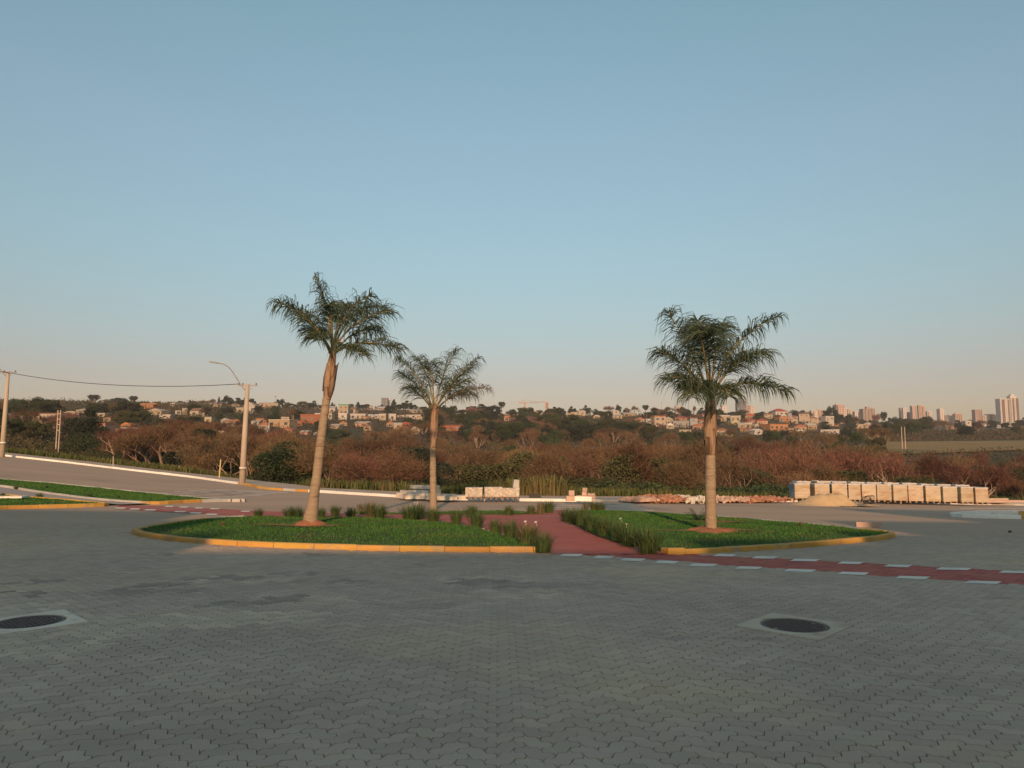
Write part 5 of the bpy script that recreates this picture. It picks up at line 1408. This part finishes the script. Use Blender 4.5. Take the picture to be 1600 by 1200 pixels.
MB().tube(w2 * (1 - t) + w1 * t + np.array([[0, 0, -1]]) * (.55 * 4 * t * (1 - t)), .022, 5).build('overhead_cable', M_WIRE, None)
tag(bpy.data.objects['overhead_cable'], 'dark twisted cable sagging between the two street lamps', 'cable')
t = np.linspace(0, 1, 12)[:, None]; e = w2 + (w2 - w1) * .8
o = MB().tube(w2 * (1 - t) + e * t + np.array([[0, 0, -1]]) * (.6 * 4 * t * (1 - t)), .022, 5).build('overhead_cable', M_WIRE, None)
tag(o, 'dark cable running off the left picture edge from the lamp pole', 'cable')
M_POSTY = pm('yellow_post_paint', (.50, .38, .14), (.58, .45, .2), 3, .8)
for foot, top, w, m, lb in [((177, 731), (177, 713), 1.5, M_POLE, 'thin grey stake at the weedy edge of the left sidewalk'), ((342, 749), (345, 718), 2.0, M_POSTY, 'thin yellowish leaning stake just left of the lamp post')]:
    g = gh(*foot); D = g[1]; t = at(top[0], top[1], D) - g
    r = w / 2 / FPX * D
    root = empty('stake', g); tag(root, lb, 'stake', 'stakes by the sidewalk')
    MB().tube([(0, 0, -.3), t * .93], r, 8).build('post', m, root); MB().tube([t * .93, t], [r * 1.15, r * .8], 8).build('post_cap', m, root)
# utility poles in the village and on the field
def hpole(pxs, yb, yt, D, lb, w, rungs):
    a = at(pxs[0], yb, D); b = at(pxs[1], yb, D); zt = at(pxs[0], yt, D)[2]
    m = (a + b) / 2; z0 = min(Hs(m[0], m[1]), a[2])
    root = empty('utility_pole', (m[0], m[1], z0)); tag(root, lb, 'utility pole', 'twin-post utility poles far off')
    hx = (b[0] - a[0]) / 2; hh = zt - z0
    for s_ in (-1, 1): MB().tube([(s_ * hx, 0, -.5), (s_ * hx, 0, hh)], [w, w * .75], 8).build('post', M_POLE, root)
    for q in rungs: MB().box((0, 0, hh * q), (hx * 2.6, w * 1.2, w * 1.2)).build('crossarm', M_POLE, root)
hpole((88.4, 92.6), 681, 641, 118, 'pale twin-post utility pole with rungs rising before the village', .10, (.55, .68, .80, .92))
hpole((1409.5, 1414.5), 692, 667, 262, 'pair of bare wooden poles before the dark trees on the right', .16, ())
# masts and crane
def mast(px, yb, yt, D, r, lb):
    g = at(px, yb, D); z0 = min(Hs(g[0], g[1]), g[2]); hh = at(px, yt, D)[2] - z0
    root = empty('antenna_mast', (g[0], g[1], z0)); tag(root, lb, 'mast', 'thin masts on the skyline')
    MB().tube([(0, 0, 0), (0, 0, hh)], [r, r * .6], 5).build('pole', M_STEEL, root)
    MB().box((0, 0, hh * .93), (r * 6, r * 2, r * 8)).build('aerial', M_STEEL, root)
mast(429.5, 640, 618, 640, .22, 'thin mast on the skyline above the long grey roof')
mast(1076, 645, 622, 720, .22, 'thin mast on the skyline just left of the right palm')
mast(1034, 645, 628, 720, .15, 'faint slim mast on the skyline left of the small cream block')
M_CRANE = pm('crane_paint', (.42, .24, .18), (.36, .2, .15), .3, .8)
Dc = 900
g = at(820, 648, Dc); z0 = Hs(g[0], g[1]); k = Dc / FPX
root = empty('tower_crane', (g[0], g[1], z0)); tag(root, 'tower crane with long jib on the centre skyline', 'crane')
zj = at(820, 630, Dc)[2] - z0
MB().box((0, 0, zj / 2), (1.5, 1.5, zj)).build('mast', M_CRANE, root)
MB().tube([(-11 * k, 0, zj + .6), (0, 0, zj + .3), (32 * k, 0, zj + 1.6)], .35, 4).build('jib', M_CRANE, root)
MB().add([(-.8, 0, zj), (.8, 0, zj), (0, 0, zj + 4.5)], [(0, 1, 2)]).tube([(0, 0, zj + 4.3), (-11 * k, 0, zj + .8)], .12, 4).tube([(0, 0, zj + 4.3), (20 * k, 0, zj + 1.3)], .12, 4).build('tie_bars', M_CRANE, root)
MB().box((-10 * k, 0, zj - .5), (2.4, 1.5, 2.4)).build('counterweight', M_CONC, root)
MB().box((1.6, -.8, zj - 1.4), (1.6, 1.6, 2)).build('cab', M_CONC, root)
tower(852, 857.5, 629, 652, MT['pink'], [(.35, .65)], 'flat', 900, 'unfinished narrow tower under the right end of the crane jib')
tower(816, 825, 638, 652, MT['white'], [], 'flat', 905, 'pale unfinished block at the foot of the tower crane')
tower(828, 846, 643, 654, MT['pink'], [], 'flat', 905, 'low pinkish block right of the tower crane foot')

# ================================================================ pallets, stacks and heaps along the far kerb
M_WRAP = pm('dusty_plastic_wrap', (.36, .29, .20), (.46, .385, .28), 1.6, .6, .6, 9, c3=(.33, .215, .11), s3=1.0, t3=(.50, .66), rand=.10, spec=.4, stretch=(1, 1, 3.5))
M_WRAPT = pm('wrap_top', (.40, .39, .38), (.50, .49, .47), 2.2, .55, .4, 9, spec=.4)
M_WRAPB = pm('blue_plastic', (.10, .17, .24), (.20, .27, .32), 2.6, .5, .5, 9, spec=.4, c3=(.34, .34, .33), s3=2.0, t3=(.56, .66))
M_PALLET = pm('pallet_wood', (.20, .13, .08), (.28, .19, .12), 4, .9)
M_STONE = pm('pale_paver_stone', (.46, .40, .33), (.58, .52, .44), 2.5, .9, .3, 20, island=.16)
M_PSTONE = pm('pinkish_block', (.42, .295, .22), (.50, .36, .275), 3, .9, .3, 20, rand=.1, island=.14)
M_BRICK = pm('red_brick', (.30, .14, .085), (.39, .20, .125), 3, .92, .2, 20, island=.3)
M_SAND = pm('yellow_sand', (.50, .345, .185), (.58, .41, .23), 2.5, .95, .6, 30)
M_DARKP = pm('dark_tangle', (.05, .045, .04), None, rough=.8)
brg = np.random.default_rng(41)
def ground_y(px, py): return gp(px, py, .115)

BIG = [(1243, 1267, 781, 755.5, 0), (1273, 1297, 782, 756), (1301, 1325, 783, 756), (1327, 1346, 783.5, 756), (1347.5, 1370, 784, 756.5), (1372, 1394.5, 785, 757), (1396, 1419, 785.5, 757.5), (1420.5, 1444, 786, 758.5), (1447, 1471, 786.5, 759.5), (1473.5, 1497, 787, 760.5), (1501.5, 1522, 787.3, 761), (1524.5, 1545.5, 787.5, 762)]
bigs = []
def wrapped(px0, px1, pyb, pyt, label, D=None, side=None, lift=0.0):
    g = ground_y((px0 + px1) / 2, pyb)
    if D is None: D = g[1]
    a = at(px0, pyb, D); b = at(px1, pyb, D); zt = at(px0, pyt, D)[2]
    m = (a + b) / 2; z0 = Hps(m[0], m[1]) + .115
    wd = (b[0] - a[0]); hh = zt - z0; dp = wd * 1.02
    root = empty('wrapped_pallet', (m[0], m[1] + dp / 2, z0), float(brg.normal(0, .035)))
    tag(root, label, 'pallet', 'wrapped pallets of pavers by the kerb')
    for q in (-.4, 0, .4): MB().box((wd * q, 0, .05), (.10, dp, .10)).build('pallet_skid', M_PALLET, root)
    # the wrapped load: slightly bulging sides in layers
    n, lay = 6, 9
    V, F = [], []
    ring = []
    for k in range(n): ring.append((-.5 + k / n, -.5))
    for k in range(n): ring.append((.5, -.5 + k / n))
    for k in range(n): ring.append((.5 - k / n, .5))
    for k in range(n): ring.append((-.5, .5 - k / n))
    R = len(ring)
    for i in range(lay + 1):
        q = i / lay; z = .10 + (hh - .10) * q
        for (x, y) in ring:
            cr = 1.0 - .03 * (abs(x) + abs(y) > .95) - .012 * (i in (0, lay))
            f = cr + brg.normal(0, .006) + (.008 if i % 2 else -.004)
            V.append((x * wd * f, y * dp * f, z + (brg.normal(0, .012) if i == lay else 0)))
    for i in range(lay):
        for k in range(R): F.append((i * R + k, i * R + (k + 1) % R, (i + 1) * R + (k + 1) % R, (i + 1) * R + k))
    ld = MB().add(V, F + [tuple(range(R))[::-1]]).build('load', M_WRAP, root)
    tp = MB().add([(x * wd * .99, y * dp * .99, hh + .006 + brg.normal(0, .01)) for x, y in ring] + [(x * wd * 1.01, y * dp * 1.01, hh - .05) for x, y in ring], [tuple(range(R))] + [(k, R + k, R + (k + 1) % R, (k + 1) % R) for k in range(R)])
    tp.build('top_sheet', M_WRAPT, root)
    if side: MB().box((-wd * .5 - .022, 0, hh / 2 + .05), (.012, dp * .96, hh - .16)).build('side_sheet', M_WRAPB, root)
    return root
nth = ['first', 'second', 'third', 'fourth', 'fifth', 'sixth', 'seventh', 'eighth', 'ninth', 'tenth', 'eleventh', 'last']
DB = [gp((b_[0] + b_[1]) / 2, b_[2], .115)[1] for b_ in BIG]
DBf = np.polyfit(np.arange(len(DB)), DB, 1)
for i, b_ in enumerate(BIG):
    lb = 'leftmost wrapped pallet of the front row, blue plastic on its left side' if i == 0 else f'{nth[i]} wrapped pallet from the left in the front row beside the sand' if i < 6 else f'{nth[i]} pale wrapped pallet from the left in the front row'
    wrapped(b_[0], b_[1], b_[2], b_[3], lb, D=float(np.polyval(DBf, i)), side=(i == 0))
for i, (x0, x1, yt) in enumerate([(1246, 1268, 752.5), (1277, 1299, 752), (1302, 1324, 752.5), (1330, 1352, 753.5), (1356, 1378, 754), (1384, 1406, 754.5), (1412, 1434, 755), (1440, 1461, 756.5), (1466, 1487, 757), (1494, 1516, 758)]):
    D = float(np.polyval(DBf, i * 1.1)) + 1.9
    wrapped(x0, x1, 780, yt, f'wrapped pallet in the rear row, {nth[i]} from the left, only its top showing', D=D)

# three pallets of paving stones
for i, (x0, x1, yt) in enumerate([(727, 753.5, 762), (756.5, 784, 761.5), (785.5, 811.5, 763)]):
    g = ground_y((x0 + x1) / 2, 781); D = g[1] + .35
    a = at(x0, 780, D); b = at(x1, 780, D); m = (a + b) / 2; z0 = Hps(m[0], m[1]) + .115
    wd = b[0] - a[0]; hh = at(x0, yt, D)[2] - z0; dp = wd * .95
    root = empty('stone_pallet', (m[0], m[1] + dp / 2, z0), float(brg.normal(0, .04)))
    tag(root, ['leftmost of the three low stone pallets at the kerb', 'middle one of the three low stone pallets at the kerb', 'rightmost of the three low stone pallets, a grey sack on it'][i], 'stone pallet', 'stone pallets by the kerb')
    for q in (-.45, -.15, .15, .45): MB().box((wd * q, 0, .04), (.09, dp, .08)).build('pallet_skid', M_PALLET, root)
    MB().box((0, 0, .10), (wd, dp, .03)).build('pallet_deck', M_PALLET, root)
    lay = 7; lh = (hh - .12) / lay
    st = MB()
    for l in range(lay):
        nx = 6 if l % 2 else 5
        for ix in range(nx):
            for iy in range(4):
                w_ = wd / nx
                st.box((-wd / 2 + (ix + .5) * w_ + brg.normal(0, .006), -dp / 2 + (iy + .5) * dp / 4 + brg.normal(0, .012), .12 + (l + .5) * lh), (w_ * .965, dp / 4 * .965, lh * .90), brg.normal(0, .01))
    o = st.build('paving_stones', M_STONE, root); o['kind'] = 'stuff'
    if i == 2:
        V, F = [], []
        sk = MB().box((wd * .30, -.05, hh + .19), (wd * .36, .34, .36), .1, (0, .08), .85).build('sack', M_CONC, None)
        sk.location = root.location; tag(sk, 'grey upright sack standing on the rightmost stone pallet', 'sack')
# little stacks of pinkish blocks
def block_stack(px, py, spec, label):
    g = ground_y(px, py); k = g[1] / FPX
    root = empty('block_stack', (g[0], g[1] + .4, Hps(g[0], g[1]) + .115)); tag(root, label, 'block stack', 'stacks of blocks by the kerb')
    for (x0, x1, z0, z1) in spec:       # photo-sized pillars made of courses
        nx = max(1, int(round((x1 - x0) * k / .34))); w_ = (x1 - x0) * k / nx
        nz = max(1, int(round((z1 - z0) * k / .17))); h_ = (z1 - z0) * k / nz
        for i in range(nx):
            for j in range(nz):
                o = MB().box((0, 0, 0), (w_ * .96, .36, h_ * .95)).build('block', M_PSTONE, root)
                o.location = ((x0 + (i + .5) * (x1 - x0) / nx) * k + brg.normal(0, .008), brg.normal(0, .015), (z0 * k) + (j + .5) * h_); o.rotation_euler = (0, 0, brg.normal(0, .05))
    return root
block_stack(893, 784, [(-8, 6, 0, 8.5), (-4, 5, 8.5, 17)], 'left pinkish block stack with a square pillar by the zebra crossing')
block_stack(916, 784, [(-15, 12, 0, 4), (-15, 16, 4, 9), (-5, 2.5, 9, 21), (3, 15, 9, 12.5)], 'right pinkish block stack with the taller pillar by the zebra crossing')
g = ground_y(911, 784); k = g[1] / FPX
o = MB().box((0, 0, .11), (26 * k, .1, .2), 0, (0, .03)).build('white_plank', M_WHITE, None); o.location = (g[0], g[1] - .02, Hps(g[0], g[1]) + .13)
tag(o, 'bright whitish slab leaning against the right pinkish block stack', 'slab')
# rubble
def heap(name, x0, x1, pyb, hpx, nb, size, mat, label, cat, depth=1.1, flat=False):
    g0, g1 = ground_y(x0, pyb), ground_y(x1, pyb); k = g0[1] / FPX
    m = (g0 + g1) / 2
    mb = MB(); Wd = np.linalg.norm(g1 - g0)
    for i in range(nb):
        u = brg.uniform(-1, 1); v = brg.uniform(-1, 1)
        top = hpx * k * (1 - u * u * .8) * (1 - v * v) * (.6 + .4 * math.sin(u * 5 + x0))
        s_ = size * brg.uniform(.6, 1.3)
        mb.box((u * Wd / 2, v * depth + depth, max(s_ * .25, top * brg.uniform(.35, 1.0))), (s_ * 1.9, s_, s_ * .75), brg.uniform(0, 3.14), (0, 0) if flat else (brg.normal(0, .5), brg.normal(0, .5)))
    o = mb.build(name, mat, None); o.location = (m[0], m[1], Hps(m[0], m[1]) + .115)
    d = g1 - g0; o.rotation_euler = (0, 0, math.atan2(d[1], d[0]))
    tag(o, label, cat, 'heaps of building material')
    return o
def rubble(name, *a, **k):
    label, cat = a[7], a[8]
    o = heap('pieces', *a, **k)
    root = empty(name, o.location, o.rotation_euler[2]); tag(root, label, cat, 'heaps of building material')
    o.parent = root; o.location = (0, 0, 0); o.rotation_euler = (0, 0, 0); o['kind'] = 'stuff'
    for q in ('label', 'category', 'group'): del o[q]
rubble('brick_heap', 1022, 1082, 783, 8.5, 420, .13, M_BRICK, 'heap of broken red bricks left of the right palm trunk', 'brick heap')
rubble('block_heap', 997, 1030, 783, 5, 70, .20, M_PSTONE, 'low heap of pinkish blocks at the left end of the brick rubble', 'block heap', depth=.6, flat=True)
rubble('stone_heap', 1080, 1110, 783.5, 4, 80, .18, M_STONE, 'pale stone rubble between the brick heap and right palm', 'rubble')
rubble('rubble_heap', 1116, 1170, 783, 4, 190, .14, M_PSTONE, 'long low pinkish rubble just right of the right palm', 'rubble')
rubble('brick_heap', 1168, 1240, 783, 5, 280, .13, M_BRICK, 'low spread of broken bricks beside the blue wrapped pallet', 'brick heap')
rubble('paver_heap', 640, 672, 778, 5, 70, .24, M_STONE, 'low heap of pale slabs left of the middle palm', 'slab heap', depth=.6, flat=True)
rubble('paver_heap', 682, 724, 780.5, 3, 110, .18, M_STONE, 'flat scatter of pale pavers between middle palm and stone pallets', 'slab heap', depth=.7, flat=True)
# loose big slabs on the left heap
g = ground_y(660, 777); k = g[1] / FPX
root = empty('slab_pile', (g[0], g[1] + .9, Hps(g[0], g[1]) + .115)); tag(root, 'grey concrete beams crossed on the slab heap left of the middle palm', 'slab pile')
for (x, z, w_, d_, h_, rz, ty) in [(0, .42, 1.35, .35, .16, .1, .03), (-.2, .18, .9, .4, .24, -.15, .0), (.45, .2, .5, .4, .25, .3, .0), (.15, .30, .8, .12, .12, .2, -.6), (-.75, .15, .8, .4, .22, .1, .04)]:
    o = MB().box((0, 0, 0), (w_, d_, h_)).build('slab', M_CONC, root); o.location = (x, brg.normal(0, .1), z); o.rotation_euler = (0, ty, rz)
# concrete blocks in the drain gap and sidewalk
g = ground_y(836, 778); o = MB().box((0, 0, .09), (.55, .3, .18)).build('dark_crate', M_DARKP, None); o.location = (g[0], g[1], Hps(g[0], g[1]) + .115)
tag(o, 'small dark crate on the sidewalk right of the stone pallets', 'crate')
# sand heap
g0 = ground_y(1246, 786); g1 = ground_y(1368, 788); k = g0[1] / FPX
m = (g0 + g1) / 2; n1, n2 = 46, 16; V, F = [], []
Wd = np.linalg.norm(g1 - g0)
for i in range(n1):
    u = i / (n1 - 1)
    hh = np.interp(u, [0, .10, .25, .36, .48, .60, .66, .74, .86, 1.0], [0, 4.0, 13, 16, 18, 17, 14.5, 6.5, 3.5, 0]) * k * (1 + .07 * math.sin(u * 23) + .05 * math.sin(u * 51 + 1))
    for j in range(n2):
        v = j / (n2 - 1)
        V.append(((u - .5) * Wd, -.35 + v * 1.5, hh * math.sin(min(1, v * 1.45) * math.pi / 2) ** 1.3 * (1 if v < .8 else 1 - (v - .8) * 2) + brg.normal(0, .012) - .02))
for i in range(n1 - 1):
    for j in range(n2 - 1): F.append((i * n2 + j, (i + 1) * n2 + j, (i + 1) * n2 + j + 1, i * n2 + j + 1))
o = MB().add(V, F).build('sand_heap', M_SAND, None, True); o.location = (m[0], m[1] - .25, Hps(m[0], m[1]) + .05); d = g1 - g0; o.rotation_euler = (0, 0, math.atan2(d[1], d[0]))
tag(o, 'yellow sand heap spilling onto the road before the wrapped pallets', 'sand heap')
g = ground_y(1345, 788); mb = MB()
for q in range(9):
    a = np.linspace(0, 2 * math.pi * .85, 14) + q; r_ = .17 + .09 * brg.random()
    pts = np.column_stack([r_ * np.cos(a) * 1.1, .12 * np.sin(a * 2 + q), .24 + r_ * .9 * np.sin(a + q * 1.7)])
    mb.tube(pts, .011, 4)
o = mb.build('wire_coil', M_DARKP, None); o.location = (g[0], g[1] - .75, Hps(g[0], g[1]) + .12)
tag(o, 'tangled coil of dark wire on the right end of the sand heap', 'wire coil')
g = gp(1360, 824); o = MB().box((0, 0, .06), (.62, .15, .14), -.25).build('loose_kerb_stone', M_PSTONE, None); o.location = (g[0], g[1] + .1, Hps(g[0], g[1]))
tag(o, 'loose pinkish kerb stone lying behind the tip of the right island', 'kerb stone')
g = gp(8, 781, .07); o = MB().box((0, 0, .03), (1.3, .5, .06), .1).build('concrete_slab', M_MARK, None); o.location = (g[0], g[1], lawn_h(g[0], g[1]) + .02)
tag(o, 'whitish flat slab in the lower median lawn at the left edge', 'slab')
# a culvert lip right of the last pallet
g = ground_y(1580, 787); o = MB().box((0, 0, .16), (2.6, .5, .14), -.02).box((-.2, .35, .22), (1.6, .3, .2), .05).build('kerb_pile', M_PSTONE, None); o.location = (g[0], g[1] + .9, Hps(g[0], g[1]) + .05)
tag(o, 'low pile of pale kerb stones right of the last wrapped pallet', 'kerb pile')
# small litter on the plaza
M_PEB = pm('dark_pebble', (.05, .045, .04), (.12, .11, .10), 5, .8)
g = gp(1578, 832); o = MB().tube([(-.03, 0, .0), (-.015, .005, .022), (.02, 0, .028), (.04, 0, .004)], [.012, .028, .026, .01], 7).build('pebble', M_PEB, None, True); o.location = (g[0], g[1], Hps(g[0], g[1])); tag(o, 'small dark stone alone on the right of the plaza', 'pebble')

# ================================================================ unseen buildings added behind the camera, shaped to shade the plaza
M_RENDER = pm('rendered_wall', (.42, .40, .36), (.48, .46, .42), .4, .9)
def shade_building(x0, x1, y, d, h, lb):
    root = empty('shade_building', ((x0 + x1) / 2, y, 0)); tag(root, lb, 'shade_building')
    w_ = x1 - x0
    MB().box((0, 0, h / 2), (w_, d, h)).build('wall', M_RENDER, root)
    MB().box((0, 0, h + .1), (w_ + .5, d + .5, .2)).build('roof_slab', M_CONC, root)
    n = max(2, int(w_ / 3))
    for i in range(n): MB().box((-w_ / 2 + (i + .5) * w_ / n, d / 2 + .02, 1.6), (1.4, .08, 1.2)).build('window', M_WIN, root)
te = math.tan(SUN_EL)
YB = -16.0
shade_building(-9.4, -7.4, YB - 3, 6, (19.5 - YB) * te - .2, 'tall added shade building left of the narrowest one behind the viewer')
shade_building(-7.4, -6.0, YB - 3, 6, (15.4 - YB) * te - .2, 'narrowest added shade building joined to the lowest one behind the viewer')
shade_building(-60, -9.4, YB - 4, 6, (22.5 - YB + 1) * te - .2, 'long added shade building on the far left behind the viewer')
shade_building(3.6, 7.4, YB - 3, 6, (14.6 - YB) * te - .2, 'added shade building next right of the lowest one behind the viewer')
shade_building(7.4, 9.6, YB - 3, 6, (16.6 - YB) * te - .2, 'narrow added shade building second right of the lowest one behind the viewer')
shade_building(-6.0, 3.6, YB - 3, 6, (12.9 - YB) * te - .2, 'lowest added shade building in the middle behind the viewer')
shade_building(9.6, 14.5, YB - 4, 6, (21.5 - YB + 1) * te - .2, 'squarish added shade building third right of the lowest one behind the viewer')
shade_building(14.5, 60, YB - 4, 6, (30.5 - YB + 1) * te - .2, 'tallest added shade building far right behind the viewer')

# ================================================================ haze in the air
hz = MB().box((0, 2450, 70), (9000, 5200, 190)).build('haze', None, None)
hm = bpy.data.materials.new('haze'); hm.use_nodes = True
N = hm.node_tree.nodes; N.remove(N['Principled BSDF'])
pv = N.new('ShaderNodeVolumePrincipled'); pv.inputs['Color'].default_value = (.92, .90, .90, 1); pv.inputs['Density'].default_value = HAZE
pv.inputs['Anisotropy'].default_value = 0.0
hm.node_tree.links.new(pv.outputs[0], N['Material Output'].inputs['Volume'])
hz.data.materials.append(hm); hz['kind'] = 'stuff'; hz['label'] = 'thin evening haze over the valley'
